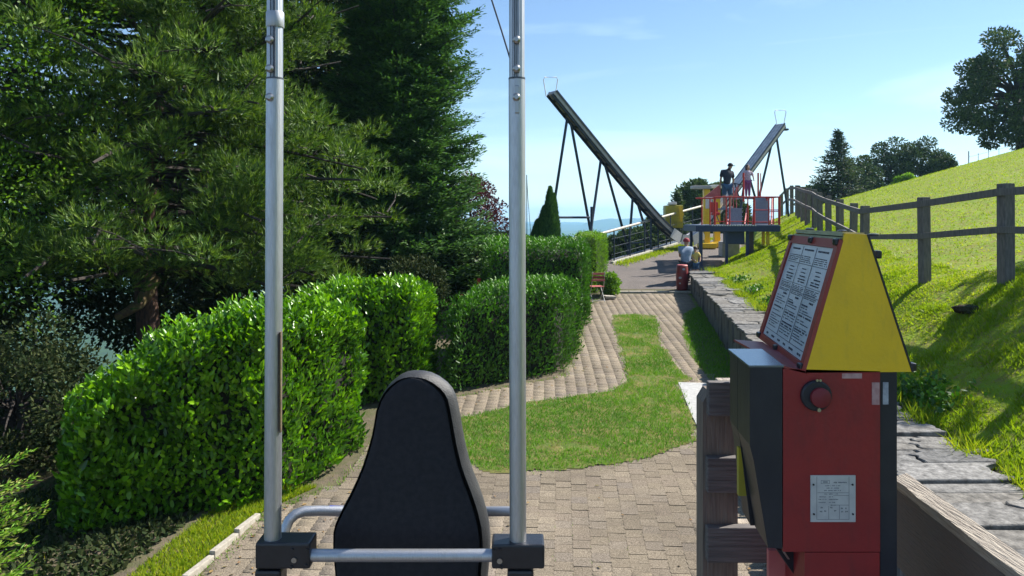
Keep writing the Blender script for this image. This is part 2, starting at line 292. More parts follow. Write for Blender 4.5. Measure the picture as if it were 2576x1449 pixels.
# ------------------------------------------------------------------ terrain
def pl(tab): a = np.array(tab, float); return lambda y: np.interp(y, a[:, 0], a[:, 1])
g = pl([(-40, 0), (7, 0), (24, 1.3), (26, 1.62), (28, 1.98), (40, 2.85), (60, 2.2)])
XW = pl([(-40, 3.5), (4, 3.5), (7, 3.58), (12.7, 4.3), (17.5, 4.95), (24, 5.8), (25, 6.1), (27, 7.1), (34, 10.3), (40, 11.6), (50, 13), (90, 16)])      # inner foot of the stone wall / bank
ZT = pl([(-40, 1.33), (4, 1.33), (7, 1.35), (12.7, 1.46), (17.5, 1.6), (24, 1.92), (25, 1.93), (27, 1.9), (30, 2.2), (40, 2.95), (60, 2.3)])               # top of wall
WW = pl([(-40, 1.02), (7, 1.02), (24, .8), (25.5, .5), (90, .5)])
FX = pl([(-40, 6.9), (4, 7.2), (11.2, 7.48), (13.2, 7.36), (16.5, 7.87), (18.5, 8.54), (20.5, 9.09), (22.5, 9.63), (24.5, 10.2), (26.5, 10.84), (28.5, 11.4), (30.5, 12), (32.5, 12.6), (34.5, 13.3), (37, 14), (39.5, 14.7), (42, 15.3), (90, 19)])
FZ = pl([(-40, 2.9), (8, 2.85), (11.2, 2.72), (13.2, 2.55), (16.5, 2.55), (18.5, 2.65), (20.5, 2.8), (22.5, 2.95), (24.5, 3.12), (26.5, 3.3), (28.5, 3.43), (32.5, 3.7), (34.5, 3.8), (37, 3.9), (39.5, 3.86), (42, 3.6), (60, 2)])
XL = pl([(-40, -6), (20, -6), (24, -3.5), (26, 1.2), (28, 3.3), (38, 9.2), (50, 13.0), (90, 16)])
def H(X, Y):
    X = np.asarray(X, float); Y = np.asarray(Y, float); gy = g(Y); xw = XW(Y); xo = xw+WW(Y); fx = FX(Y); fz = FZ(Y); zt = ZT(Y)
    z = np.where(X <= xw+.25, gy, zt-.10)
    t = np.clip((X-xo)/(fx-xo), 0, 1); bank = zt-.05+(fz-zt+.05)*(t*.75+.25*(3*t*t-2*t**3))
    bank = bank+.10*(vnoise(X, Y, .9, 3)-.5)*np.clip(t*(1-t)*4, 0, 1)
    z = np.where(X > xo, bank, z)
    d = X-fx; hill = fz+.28*np.minimum(d, 30)+.05*np.maximum(d-30, 0)-.0012*np.maximum(d-22, 0)**2
    z = np.where(X > fx, hill+.12*(vnoise(X, Y, 5, 4)-.5)*np.clip(d/3, 0, 1), z)
    dl = XL(Y)-X; z = np.where(dl > 0, gy-.32*np.minimum(dl, 60), z)
    z = z-np.where(Y > 42, .11*(Y-42), 0)
    # the land beyond falls to a wide valley with far ridges
    R = np.hypot(X, Y-20); t = np.clip((R-55)/330, 0, 1); t = t*t*(3-2*t)
    ridge = np.clip((R-1500)/2500, 0, 1)*(100*vnoise(X, Y, 700, 8)+45*vnoise(X, Y, 230, 9)+14*vnoise(X, Y, 80, 5))
    val = -105-25*np.clip((R-400)/1200, 0, 1)+22*vnoise(X, Y, 160, 6)+8*vnoise(X, Y, 50, 2)+ridge
    return z*(1-t)+val*t
def Hz(x, y): return float(H(np.array([x]), np.array([y]))[0])
def ground_point(px, py):                             # where a line of sight meets the paving
    lo, hi = 2.0, 60.0
    for _ in range(60):
        m = (lo+hi)/2
        if CZ-(py-HY)/F*m < g(m): hi = m
        else: lo = m
    return (float((px-CX)*lo/F), lo)
rows = list(np.arange(-30, 3, 3.0))+list(np.arange(3, 46, .35)); y = 46.0; st = .6
while y < 7000: rows.append(y); y += st; st *= 1.07
rows = np.array(rows)
def col_line(Y):
    xl = XL(Y); xw = XW(Y); xo = xw+WW(Y); fx = FX(Y); out = []; k = []
    d = .4; a = []; q = 0
    while q < 6500: q += d; d *= 1.10; a.append(xl-q)
    out += a[::-1]; k += [3]*len(a)
    mid = list(np.linspace(xl, xw+.22, 14)); out += mid; k += [0]*14
    out += [xw+.28]; k += [4]; out += [xo-.02]; k += [4]
    bk = list(np.linspace(xo+.02, fx, 12)); out += bk; k += [1]*12
    d = .35; q = 0
    while q < 6500: q += d; d *= 1.10; out.append(fx+q); k.append(1)
    return out, k
Xs = []; ks = None
for Y in rows: o_, ks = col_line(Y); Xs.append(o_)
Xs = np.array(Xs); nr, nc = Xs.shape; Ys = np.repeat(rows[:, None], nc, 1); Zs = H(Xs, Ys)
V = np.stack([Xs, Ys, Zs], 2).reshape(-1, 3)
ii = (np.arange(nr-1)[:, None]*nc+np.arange(nc-1)[None, :]).ravel()
loops = np.stack([ii, ii+1, ii+nc+1, ii+nc], 1).ravel(); starts = np.arange(len(ii))*4
gr = mesh_np('ground', V, loops, starts, M['hill'], None, 'structure')
for m_ in ('joint', 'asphalt', 'mulch_shade', 'far'): gr.data.materials.append(M[m_])
kk = np.array(ks)[:-1]; mi = np.zeros((nr-1, nc-1), int); Yc = rows[:-1]
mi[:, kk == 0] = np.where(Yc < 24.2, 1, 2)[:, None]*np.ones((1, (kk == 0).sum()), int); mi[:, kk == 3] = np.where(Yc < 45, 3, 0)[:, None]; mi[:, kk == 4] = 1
Rc = np.hypot(Xs[:-1, :-1], Yc[:, None]-20); mi[(Rc > 130)] = 4
mi[(Yc > 44), :] = np.where(Rc[(Yc > 44), :] > 130, 4, 0)
gr.data.polygons.foreach_set('material_index', mi.ravel().astype(np.int32)); gr.data.polygons.foreach_set('use_smooth', np.ones(len(starts), bool)); gr.data.update()
# haze
hz = MB().box((0, 0, -45), (13600, 13600, 260)); hzo = hz.build('haze', M['white'], None); hzo['kind'] = 'stuff'
hm = bpy.data.materials.new('haze_air'); hm.use_nodes = True; hm.node_tree.nodes.clear(); ho = hm.node_tree.nodes.new('ShaderNodeOutputMaterial'); hv = hm.node_tree.nodes.new('ShaderNodeVolumePrincipled')
hv.inputs['Color'].default_value = (0.38, 0.68, 1.0, 1); hv.inputs['Density'].default_value = 0.00024; hv.inputs['Anisotropy'].default_value = 0.2
hm.node_tree.links.new(hv.outputs[0], ho.inputs['Volume']); hzo.data.materials.clear(); hzo.data.materials.append(hm)
# ------------------------------------------------------------------ paving, lawn, slab, kerbs
LAWN = [ground_point(*p) for p in [(1000, 1130), (1100, 1160), (1185, 1172), (1230, 1186), (1320, 1189), (1420, 1182), (1520, 1176), (1620, 1156), (1700, 1128), (1746, 1114), (1741, 1070), (1722, 1010), (1706, 966), (1738, 958), (1700, 930), (1682, 900), (1662, 872), (1656, 835), (1651, 797), (1600, 793), (1542, 795), (1549, 830), (1561, 880), (1576, 930), (1579, 962), (1540, 985), (1440, 1000), (1330, 1015), (1200, 1045), (1100, 1068), (1000, 1090)]]
SLAB = [ground_point(*p) for p in [(1706, 964), (1860, 968), (1880, 1150), (1772, 1112), (1742, 1050)]]
PL = pl([(4, -3.4), (7.6, -3.2), (9, -2.9), (9.7, -2.28), (10.6, -2.08), (12.6, -2.1), (12.8, -1.9), (13.15, -1.2), (14.55, 1.0), (16.7, 1.5), (21.4, 2.1), (24, 3.2)])
STRIP = pl([(0, 0), (12, 0), (14, .55), (16, .75), (18, .75), (20.5, .45), (21.5, 0), (30, 0)])
def inside(x, y, poly):
    x = np.asarray(x); y = np.asarray(y); c = np.zeros(x.shape, bool); n = len(poly)
    for i in range(n):
        x1, y1 = poly[i]; x2, y2 = poly[(i+1) % n]
        t = ((y1 > y) != (y2 > y)) & (x < (x2-x1)*(y-y1)/(y2-y1+1e-12)+x1); c ^= t
    return c
pw, pd = .20, .178; cols = np.arange(-20, 32); cells = []
for c in cols:
    for r in range(int(5.2/pd), int(24/pd)):
        x = c*pw; y = r*pd+(pd/2 if c % 2 else 0)
        cells.append((x, y))
cells = np.array(cells); ang = math.radians(-2.5); cr = np.stack([cells[:, 0]*math.cos(ang)-(cells[:, 1]-9)*math.sin(ang), 9+cells[:, 0]*math.sin(ang)+(cells[:, 1]-9)*math.cos(ang)], 1)
# gentle curve so that the courses swing with the path
cr[:, 0] += .09*np.sin((cr[:, 1]-8)*.28)
x, y = cr[:, 0], cr[:, 1]
ok = (x > PL(y)-.02) & (x < XW(y)-.05-STRIP(y)+.12*(vnoise(x, y, .5, 1)-.5)) & (~(inside(x-.11, y, LAWN) & inside(x+.11, y, LAWN) & inside(x, y-.11, LAWN) & inside(x, y+.11, LAWN))) & (~inside(x, y, SLAB)) & (y > 5) & (y < 23.6)
cr = cr[ok]; a = .024
b_ = .0065/pw; tt = (-.5, -.25, 0, .25, .5); so = (b_, -b_, b_, -b_, b_)
out2 = np.array([(.5+so[i], tt[i]) for i in range(5)]+[(-.5+so[i], tt[i]) for i in (4, 3, 2, 1, 0)])
def paver_pts(gx, gy_, inset): return out2*np.array([pw-gx-inset, pd-gy_-inset])
r0 = paver_pts(.0022, .005, .002); r1 = paver_pts(.0022, .005, 0)
NP = 10; PV = np.concatenate([np.c_[r0, np.full(NP, .010)], np.c_[r1, np.full(NP, .009)], np.c_[r1, np.full(NP, -.02)]]); PF = [tuple(range(NP))]
for L_ in (0, NP):
    for i in range(NP): PF.append((L_+(i+1) % NP, L_+i, L_+NP+i, L_+NP+(i+1) % NP))
PF = [PF[0]]+[f[::-1] for f in PF[1:]][:]
PF = [PF[0]]+[tuple(reversed(f)) for f in PF[1:]]
order = np.argsort(cr[:, 1]); inview = []
rest = []
for i in order:
    px = CX+F*cr[i, 0]/cr[i, 1]; py = HY+F*(CZ-g(cr[i, 1]))/cr[i, 1]
    hid = (640 < px < 1250 and py > 1250) or px > 1765
    if len(inview) < 300 and 560 < px < 1760 and py < 1452 and not hid: inview.append(i)
    else: rest.append(i)
pav = tag(bpy.data.objects.new('paving', None), kind='structure'); COL.objects.link(pav)
pme = bpy.data.meshes.new('paver'); pme.from_pydata([tuple(v) for v in PV], [], PF); pme.materials.append(M['paver1']); pme.validate()
for i in inview:
    o = bpy.data.objects.new('paver', pme); COL.objects.link(o); o.parent = pav; X_, Y_ = cr[i]
    sl = (g(Y_+.05)-g(Y_-.05))/.1
    o.location = (X_, Y_, g(Y_)+random.uniform(-.004, .004)); o.rotation_euler = (math.atan(sl)+random.gauss(0, .005), random.gauss(0, .006), ang-.025*math.cos((Y_-8)*.28)+random.gauss(0, .007))
rest = np.array(rest); n = len(rest); C = cr[rest]; th = ang+RNG.normal(0, .006, n)-.025*np.cos((C[:, 1]-8)*.28)
cx, sx = np.cos(th), np.sin(th)
VX = C[:, 0][:, None]+PV[None, :, 0]*cx[:, None]-PV[None, :, 1]*sx[:, None]; VY = C[:, 1][:, None]+PV[None, :, 0]*sx[:, None]+PV[None, :, 1]*cx[:, None]
VZ = g(VY)+PV[None, :, 2]+RNG.uniform(-.0025, .0025, n)[:, None]+(PV[None, :, 0]*RNG.normal(0, .006, n)[:, None])
fl = np.concatenate([np.array(f) for f in PF]); lens = [len(f) for f in PF]; offs = np.cumsum([0]+lens[:-1])
mesh_np('paver', np.stack([VX, VY, VZ], 2).reshape(-1, 3), (np.arange(n)[:, None]*(3*NP)+fl[None, :]).ravel(), (np.arange(n)[:, None]*sum(lens)+offs[None, :]).ravel(), M['paver'], pav, 'stuff', np.repeat(RNG.random(n), 3*NP))
# lawn
gx, gy_ = np.meshgrid(np.arange(-3, 6, .05), np.arange(9, 21.5, .05)); wob = .22*(vnoise(gx, gy_, .3, 50)-.5); m_ = inside(gx+.025+wob, gy_+.025+wob, LAWN)
qx, qy = gx[m_], gy_[m_]; V = []; 
V = np.stack([np.stack([qx, qx+.05, qx+.05, qx], 1), np.stack([qy, qy, qy+.05, qy+.05], 1), np.zeros((len(qx), 4))], 2); V[:, :, 2] = g(V[:, :, 1])+.018
mesh_np('lawn', V.reshape(-1, 3), np.arange(len(qx)*4), np.arange(len(qx))*4, M['lawn'], None, 'structure')
def blades(name, X_, Y_, Z_, h, w, m, hvar=.5, lean=.5, rnd=None):
    n = len(X_); B = np.stack([X_, Y_, Z_], 1); D = np.stack([RNG.normal(0, lean, n), RNG.normal(0, lean, n), np.ones(n)], 1)
    N = rdir(n); N[:, 2] *= .2
    return leaves(name, B, D, N, h*(1+hvar*RNG.uniform(-1, 1, n)), w*RNG.uniform(.7, 1.3, n)*np.ones(n), TRI, m, None, 'stuff', rnd)
n = 170000; X_ = RNG.uniform(-2.6, 5.2, n); Y_ = RNG.uniform(9.3, 21, n); k_ = inside(X_+.05*RNG.normal(size=n), Y_+.05*RNG.normal(size=n), LAWN)
X_, Y_ = X_[k_], Y_[k_]; dry = vnoise(X_, Y_, .9, 12)*.6+vnoise(X_, Y_, .3, 13)*.4
bx, by = ground_point(1380, 1128); dry = dry+.45*np.exp(-(((X_-bx)/.5)**2+((Y_-by)/.12)**2))
bare = (dry > .74) & (RNG.random(len(X_)) < .75); X_, Y_, dry = X_[~bare], Y_[~bare], dry[~bare]
blades('grass', X_, Y_, g(Y_)+.014, .055, .011, M['lawnblade'], rnd=np.clip(dry*1.0-.25+RNG.normal(0, .16, len(X_)), 0, 1))
# green strip at the foot of the wall
n = 9000; Y_ = RNG.uniform(12.3, 21.3, n); X_ = XW(Y_)-STRIP(Y_)*RNG.uniform(0, 1.08, n)-.02
blades('grass', X_, Y_, g(Y_), .06, .016, M['lawnblade'], rnd=RNG.uniform(.0, .6, n))
sl_ = MB(); sl_.prism([(x_, y_, g(y_)-.05) for x_, y_ in SLAB], (0, 0, .070)); tag(sl_.build('pavement', M['concrete']), kind='structure')
# kerb strip across the path at the end of the pavers
ks_ = tag(bpy.data.objects.new('kerb', None), kind='structure'); COL.objects.link(ks_)
for i in range(6):
    x0 = 3.35+i*.42
    MB().bbox((x0+.2, 23.82, g(23.8)+.01), (.405, .22, .09), .008).build('stone', M['curb'], ks_)
# kerb on the left of the paving
lk_ = tag(bpy.data.objects.new('kerb', None), kind='structure'); COL.objects.link(lk_)
path = [(-3.5, 5.2), (-3.28, 7.4), (-3.02, 8.8)]
def along(path, step):
    pts = []; 
    for (x1, y1), (x2, y2) in zip(path[:-1], path[1:]):
        L_ = math.hypot(x2-x1, y2-y1); k = max(1, int(round(L_/step)))
        for i in range(k): pts.append((x1+(x2-x1)*(i+.5)/k, y1+(y2-y1)*(i+.5)/k, math.atan2(y2-y1, x2-x1), L_/k))
    return pts
for x_, y_, a_, L_ in along(path, .5):
    MB().bbox((x_, y_, g(y_)+.02), (L_-.012, .07, .1), .01, Euler((0, 0, a_))).build('stone', M['curb'], lk_)
# grass between kerb and hedge
n = 16000; Y_ = RNG.uniform(5.2, 9.6, n); X_ = np.interp(Y_, [5.2, 7.4, 8.9, 9.7], [-3.5, -3.28, -3.0, -2.45])-.03-RNG.uniform(0, 1, n)**1.6*.62
blades('grass', X_, Y_, g(Y_), .06, .014, M['grass'])
# moss and weeds along the edges and in the joints of the paving, and a few dry leaves
n = 5200; Y_ = RNG.uniform(7, 23.5, n); k_ = RNG.random(n) < .5; X_ = np.where(k_, PL(Y_)+RNG.normal(.02, .06, n), XW(Y_)-STRIP(Y_)-RNG.random(n)*.10-.03)
blades('grass', X_, Y_, g(Y_), .045, .012, M['lawnblade'])
n = 900; j = RNG.integers(0, len(cr), n); Y_ = cr[j, 1]+RNG.uniform(-.09, .09, n); X_ = cr[j, 0]+.10+RNG.normal(0, .004, n); k_ = vnoise(X_, Y_, .8, 61) > .62; X_, Y_ = X_[k_], Y_[k_]
X_ = np.repeat(X_, 6)+RNG.normal(0, .012, len(X_)*6); Y_ = np.repeat(Y_, 6)+RNG.normal(0, .03, len(Y_)*6); blades('weed', X_, Y_, g(Y_), .022, .008, M['lawnblade'])
M['dryleaf'] = rnd_mat('dry_leaf', [(0.16, 0.08, 0.03), (0.25, 0.15, 0.05), (0.12, 0.10, 0.03)], 0.8)
n = 230; Y_ = 7.3+RNG.random(n)**1.5*9; X_ = np.where(RNG.random(n) < .6, PL(Y_)+.1+RNG.random(n)**2*1.4, RNG.uniform(-2, 3.2, n)); B = np.stack([X_, Y_, g(Y_)+.022], 1)
leaves('fallen_leaves', B, rdir(n)*[1, 1, .15], np.array([[0, 0, 1.]])+rdir(n)*.4, RNG.uniform(.03, .07, n), RNG.uniform(.02, .035, n), OVAL, M['dryleaf'], None, 'stuff', None, .3, .1)
n = 15000; Y_ = RNG.uniform(5.0, 9.6, n); X_ = -3.95-RNG.random(n)*3.2+(Y_-8)*.25; B = np.stack([X_, Y_, H(X_, Y_)+RNG.random(n)*.05], 1)
leaves('weed_or_shade_leaves', B, rdir(n)+[0, 0, .5], rdir(n)+[0, 0, 1], RNG.uniform(.05, .10, n), RNG.uniform(.02, .05, n), OVAL, M['shrub'], None, 'stuff')  # dark leaves added over sunlit soil to stand in for hedge shadow
# ------------------------------------------------------------------ stone wall
wall = empty('stone_wall', (4.4, 13, float(g(13))), 'low dry stone wall topped with grey slate slabs along the grass bank', 'wall')
y = 4.2
while y < 24.9:
    w = random.uniform(.16, .42)*(.8 if y < 12 else 1.1); yc = y+w/2; x0 = float(XW(yc)); zb = float(g(yc))-.05; zt = float(ZT(yc))-.065
    ang_ = math.atan2(1, (float(XW(yc+.3))-float(XW(yc-.3)))/.6)
    hh = zt-zb; nn = 1 if random.random() < .55 else 2; z = zb
    for q in range(nn):
        h_ = hh/nn if nn == 1 else (hh*random.uniform(.4, .6) if q == 0 else zt-z)
        MB().bbox((x0+.16+random.uniform(-.03, .02), yc, z+h_/2), (w-.01, .30, h_-.008), .02, Euler((random.gauss(0, .02), random.gauss(0, .015), ang_))).build('stone', M['stone'], wall); z += h_
    y += w
def slab_piece(y0, y1):
    n = 7; inner = []; outer = []
    for k in range(n):
        yy = y0+(y1-y0)*k/(n-1); e = .5
        inner.append((float(XW(yy))-.05+random.uniform(-.045, .035), yy+random.uniform(-.01, .01)))
        outer.append((float(XW(yy)+WW(yy))+random.uniform(-.19, .13), yy+random.uniform(-.015, .015)))
    poly = inner+outer[::-1]; dz = random.uniform(-.02, .02); tilt = random.uniform(-.02, .03)
    return [(x_, y_, float(ZT(y_))-.055+dz+tilt*(x_-XW(y_))) for x_, y_ in poly]
def rough_slab(poly):
    bm = bmesh.new(); vs = [bm.verts.new(p) for p in poly]; f = bm.faces.new(vs); r = bmesh.ops.extrude_face_region(bm, geom=[f])
    for v_ in [e for e in r['geom'] if isinstance(e, bmesh.types.BMVert)]: v_.co.z += .058; v_.co.x += (random.uniform(-.01, .01))
    bmesh.ops.recalc_face_normals(bm, faces=bm.faces)
    bmesh.ops.bevel(bm, geom=[e for e in bm.edges if e.is_manifold and abs(e.calc_face_angle(0)) > .8], offset=.008, segments=1, affect='EDGES')
    mb = MB(); bm.verts.ensure_lookup_table(); mb.add([v_.co for v_ in bm.verts], [tuple(v_.index for v_ in f.verts) for f in bm.faces]); bm.free(); return mb
y = 4.3
while y < 24.8:
    w = random.uniform(.22, .62); y1 = min(y+w, 25.0); poly = slab_piece(y, y1-.022)
    if random.random() < .45:                       # course made of two stones
        k = random.uniform(.35, .68); n = 7; inn = poly[:n]; out_ = poly[n:][::-1]; ma = []; mb_ = []
        for p, q in zip(inn, out_):
            kk0 = k+random.uniform(-.03, .03); p, q = Vector(p), Vector(q); ma.append(tuple(p.lerp(q, kk0-.012))); mb_.append(tuple(p.lerp(q, kk0+.012)+Vector((0, 0, .006))))
        rough_slab(inn+ma[::-1]).build('slab', M['slab'], wall); rough_slab(mb_+out_[::-1]).build('slab', M['slab'], wall)
    else: rough_slab(poly).build('slab', M['slab'], wall)
    y = y1
# thin flat flakes of slate lying on the near slabs
for i in range(14):
    yy = random.uniform(11, 22); u = random.uniform(.1, .85); x0 = float(XW(yy)+WW(yy)*u); r = random.uniform(.06, .2); k = 7
    poly = [(x0+1.5*r*math.cos(q*2*math.pi/k+.2)*random.uniform(.7, 1.2), yy+.6*r*math.sin(q*2*math.pi/k)*random.uniform(.7, 1.2), float(ZT(yy))+.0) for q in range(k)]
    MB().prism(poly, (0, 0, random.uniform(.012, .022))).build('slab', M['slab'], wall)
# ------------------------------------------------------------------ bank and hill grass
n = 210000; Y_ = 5.0+RNG.random(n)**1.15*29; u = RNG.uniform(-.04, 1.35, n); xo = XW(Y_)+WW(Y_); X_ = xo+u*(FX(Y_)-xo)+.1*(vnoise(Y_*3, Y_*0, 1, 5)-.5)
px = CX+F*X_/Y_; k_ = (px < 2650) & (px > 1700); X_, Y_ = X_[k_], Y_[k_]
dens = vnoise(X_, Y_, .35, 21)*.5+vnoise(X_, Y_, 1.2, 22)*.5; k_ = RNG.random(len(X_)) < np.clip((dens-.22)*3, .12, 1); X_, Y_, dens = X_[k_], Y_[k_], dens[k_]
blades('grass', X_, Y_, H(X_, Y_)-.01, .034+.028*(dens > .6), .012+.0010*Y_, M['grass'], .6, .55, rnd=np.clip(1-dens+RNG.normal(0, .2, len(X_)), 0, 1))
n = 100000; Y_ = 9+RNG.random(n)**1.0*34; X_ = FX(Y_)-1.5+RNG.random(n)**1.1*24; px = CX+F*X_/Y_; k_ = (px < 2620); X_, Y_ = X_[k_], Y_[k_]
blades('grass', X_, Y_, H(X_, Y_)-.01, .055, .030, M['grass'], .6, .8)
# tussocks and weeds hanging over the wall edge
n = 15000; Y_ = RNG.uniform(5, 25, n); cl = vnoise(Y_, Y_*0+3, .5, 30); k_ = RNG.random(n) < np.clip((cl-.4)*3, 0, 1); Y_ = Y_[k_]; X_ = XW(Y_)+WW(Y_)+RNG.normal(-.02, .09, len(Y_))
blades('grass', X_, Y_, ZT(Y_)-.03, .16, .018, M['grass'], .6, .7)
n = 2600; yc = np.array([12.5, 15.2, 16.1, 17.6, 19.5, 21.6, 9.4, 8.9]); j = RNG.integers(0, len(yc), n); Y_ = yc[j]+RNG.normal(0, .22, n); X_ = XW(Y_)+WW(Y_)+.25+RNG.normal(0, .16, n)
B = np.stack([X_, Y_, H(X_, Y_)+RNG.uniform(0, .13, n)], 1); leaves('weed_or_shade_leaves', B, rdir(n)+[0, 0, .4], rdir(n), RNG.uniform(.05, .1, n), RNG.uniform(.03, .06, n), RHOMB, M['laurel_dark'])
# dark molehill of soil in the grass by the fence
c = P(2440, 703, 10.9); bm = bmesh.new(); bmesh.ops.create_icosphere(bm, subdivisions=3, radius=1)
for v_ in bm.verts:
    q = 1+.5*(vnoise(v_.co.x*3+5, v_.co.y*3+v_.co.z*4+9, .7, 2)-.5); v_.co = Vector((v_.co.x*.24*q, v_.co.y*.2*q, v_.co.z*.07*q))
mb = MB(); bm.verts.ensure_lookup_table(); zc = Hz(c.x, 10.9); mb.add([v_.co+Vector((c.x, 10.9, zc+.0)) for v_ in bm.verts], [tuple(v_.index for v_ in f.verts) for f in bm.faces]); bm.free()
tag(mb.build('soil_mound', M['mulch_shade']), 'small brown mound of bare soil in the grass left of the nearest fence post', 'soil mound')
# ------------------------------------------------------------------ wooden fence on the bank
fen = empty('pasture_fence', (7.48, 11.2, Hz(7.48, 11.2)), 'grey post and rail timber fence curving along the grassy bank', 'fence')
posts = [(7.3, 8.9, 1.46)]+[(float(FX(q)), q, 1.50 if q < 12 else 1.52 if q < 15 else 1.42) for q in (11.2, 13.2, 16.5, 18.5, 20.5, 22.5, 24.5, 26.5, 28.5, 30.5, 32.5, 34.5, 37, 39.5, 42)]
tops = []
for x_, y_, h_ in posts:
    z0 = Hz(x_, y_); s_ = .17 if y_ < 12 else .155
    lean = Euler((random.gauss(0, .012), random.gauss(0, .015), random.uniform(-.2, .2)))
    MB().bbox((x_, y_, z0+(h_-.25)/2), (s_, s_, h_+.25), .012, lean).build('post', M['fence'], fen); tops.append((x_, y_, z0+h_))
for off, rh in ((-.13, .115), (-.70, .105)):
    for a_, b_ in zip(tops[:-1], tops[1:]):
        p = Vector(a_)+Vector((-.10, 0, off)); q = Vector(b_)+Vector((-.10, 0, off)); d = q-p; L_ = d.length
        m4 = d.to_track_quat('X', 'Z').to_euler(); MB().bbox((p+q)/2, (L_-.006, .05, rh), .006, m4).build('rail', M['fence'], fen)
# wire fence at the top of the hill
wf = empty('wire_fence', (25, 40.2, Hz(25, 40.2)), 'thin wire fence with slim posts on top of the green hill', 'fence')
wp = []
for px_ in (2437, 2461, 2487, 2513, 2545, 2590):
    X0 = (px_-CX)*40.6/F; z0 = Hz(X0, 40.6); h_ = .75 if px_ == 2437 else .5; MB().tube([(X0, 40.6, z0-.1), (X0, 40.6, z0+h_)], .025 if px_ == 2437 else .012, 6).build('post', M['barkd'], wf); wp.append((X0, 40.6, z0+.42))
MB().tube(wp, .006, 4).build('wire', M['barkd'], wf)
# ------------------------------------------------------------------ hedges
def hedge(label, quad, ztop, m, dens, ll, lw, single=0, core_in=.16, rough=.10, tuft=.0, name='laurel_hedge', rr=.28):
    """quad: ground corners (x,y) anticlockwise from front left. ztop(u,v) height"""
    q = [Vector((*p, 0)) for p in quad]; cx_ = sum((p for p in q), Vector())/4; root = empty(name, (cx_.x, cx_.y, Hz(cx_.x, cx_.y)), label, 'hedge', None)
    def pt(u, v): return (q[0]*(1-u)+q[1]*u)*(1-v)+(q[3]*(1-u)+q[2]*u)*v
    Bs, Ds, Ns = [], [], []
    lens_ = [(q[1]-q[0]).length, (q[2]-q[1]).length, (q[3]-q[2]).length, (q[0]-q[3]).length]
    Hh = ztop(.5, .5)-Hz(cx_.x, cx_.y)
    for s_, (a_, b_) in enumerate(((0, 1), (1, 2), (2, 3), (3, 0))):
        n = int(dens*lens_[s_]*Hh*(1.0 if s_ != 2 else .35)); t = RNG.random(n); hgt = RNG.random(n)
        A = np.array(q[a_]); Bq = np.array(q[b_]); p = A+(Bq-A)*t[:, None]; d_ = unit((Bq-A)[None, :])[0]; nr_ = np.array([d_[1], -d_[0], 0])
        u = {0: t, 1: np.ones(n), 2: 1-t, 3: np.zeros(n)}[s_]; v = {0: np.zeros(n), 1: t, 2: np.ones(n), 3: 1-t}[s_]
        zt_ = np.array([ztop(a, b) for a, b in zip(u, v)]); z0 = H(p[:, 0], p[:, 1]); z = z0+(zt_-z0)*hgt
        bump = rough*2*(vnoise(t*lens_[s_]+s_*7, z, .45, 40+s_)-.5); k = np.clip((z-(zt_-rr))/rr, 0, 1); inset = rr*(1-np.sqrt(np.maximum(0, 1-k**2)))
        endk = np.clip(1-np.minimum(t, 1-t)*lens_[s_]/(rr*.8), 0, 1); inset = inset+rr*.5*endk**2
        dep = RNG.random(n)**1.5*.20
        p = p+nr_[None, :]*(bump-inset-dep)[:, None]; p[:, 2] = z
        Bs.append(p); Ns.append(np.repeat(nr_[None, :], n, 0)+np.stack([k*0, k*0, k*.8], 1)); Ds.append(nr_[None, :]*.45+np.array([0, 0, .55])[None, :]+rdir(n)*.50)
    A_ = lens_[0]*lens_[1]; n = int(dens*A_*1.2); u = RNG.random(n); v = RNG.random(n); p = np.array([list(pt(a, b)) for a, b in zip(u, v)]); zt_ = np.array([ztop(a, b) for a, b in zip(u, v)])
    e = np.minimum(np.minimum(u, 1-u)*lens_[0], np.minimum(v, 1-v)*lens_[1]); p[:, 2] = zt_+rough*2*(vnoise(p[:, 0], p[:, 1], .4, 44)-.5)-np.clip(1-e/rr, 0, 1)**2*rr*.8-RNG.random(n)**2*.18+RNG.random(n)**4*tuft
    Bs.append(p); Ns.append(np.repeat(np.array([[0, 0, 1.]]), n, 0)); Ds.append(np.array([[0, 0, .9]])+rdir(n)*.7)
    B = np.concatenate(Bs); D = np.concatenate(Ds); N = unit(np.concatenate(Ns))+rdir(len(B))*.38; n = len(B)
    L_ = ll*RNG.uniform(.5, 1.35, n); Wd = lw*RNG.uniform(.75, 1.2, n); rn = np.clip(RNG.normal(.45, .24, n)+.5*(vnoise(B[:, 0]*1.3+B[:, 1], B[:, 2], .35, 77)-.5)+.25*np.clip(N[:, 2], 0, 1), 0, 1)  # upward leaves lighter: young shoots plus sunlight painted on the hedge top
    keep = np.ones(n, bool)
    if single:
        px_ = CX+F*B[:, 0]/B[:, 1]; py_ = HY-F*(B[:, 2]-CZ)/B[:, 1]; out = np.where((px_ > 180) & (px_ < 940) & (py_ > 780) & (py_ < 1300) & (B[:, 1] < 11) & (~((px_ > 655) & (px_ < 725))))[0]
        front = out[np.argsort(B[out, 1]-L_[out]*2.0+RNG.random(len(out))*.9)][:single]; keep[front] = False
        ts, ss, faces = OVAL; lm = bpy.data.meshes.new('leaf'); lm.from_pydata([(s*.46, t, abs(s)*.10-t*t*.12) for t, s in zip(ts, ss)], [], faces); lm.materials.append(M['laurel_one'])
        lm.polygons.foreach_set('use_smooth', [True]*len(lm.polygons))
        for i in front:
            d = Vector(D[i]).normalized(); s_ = d.cross(Vector(N[i])).normalized(); u_ = s_.cross(d)
            o = bpy.data.objects.new('leaf', lm); COL.objects.link(o); o.parent = root
            mw = Matrix((s_, d, u_)).transposed().to_4x4(); l_ = float(L_[i])*1.15
            o.matrix_basis = Matrix.Translation(Vector(B[i])-ORG[root]) @ mw @ Matrix.Scale(l_, 4)
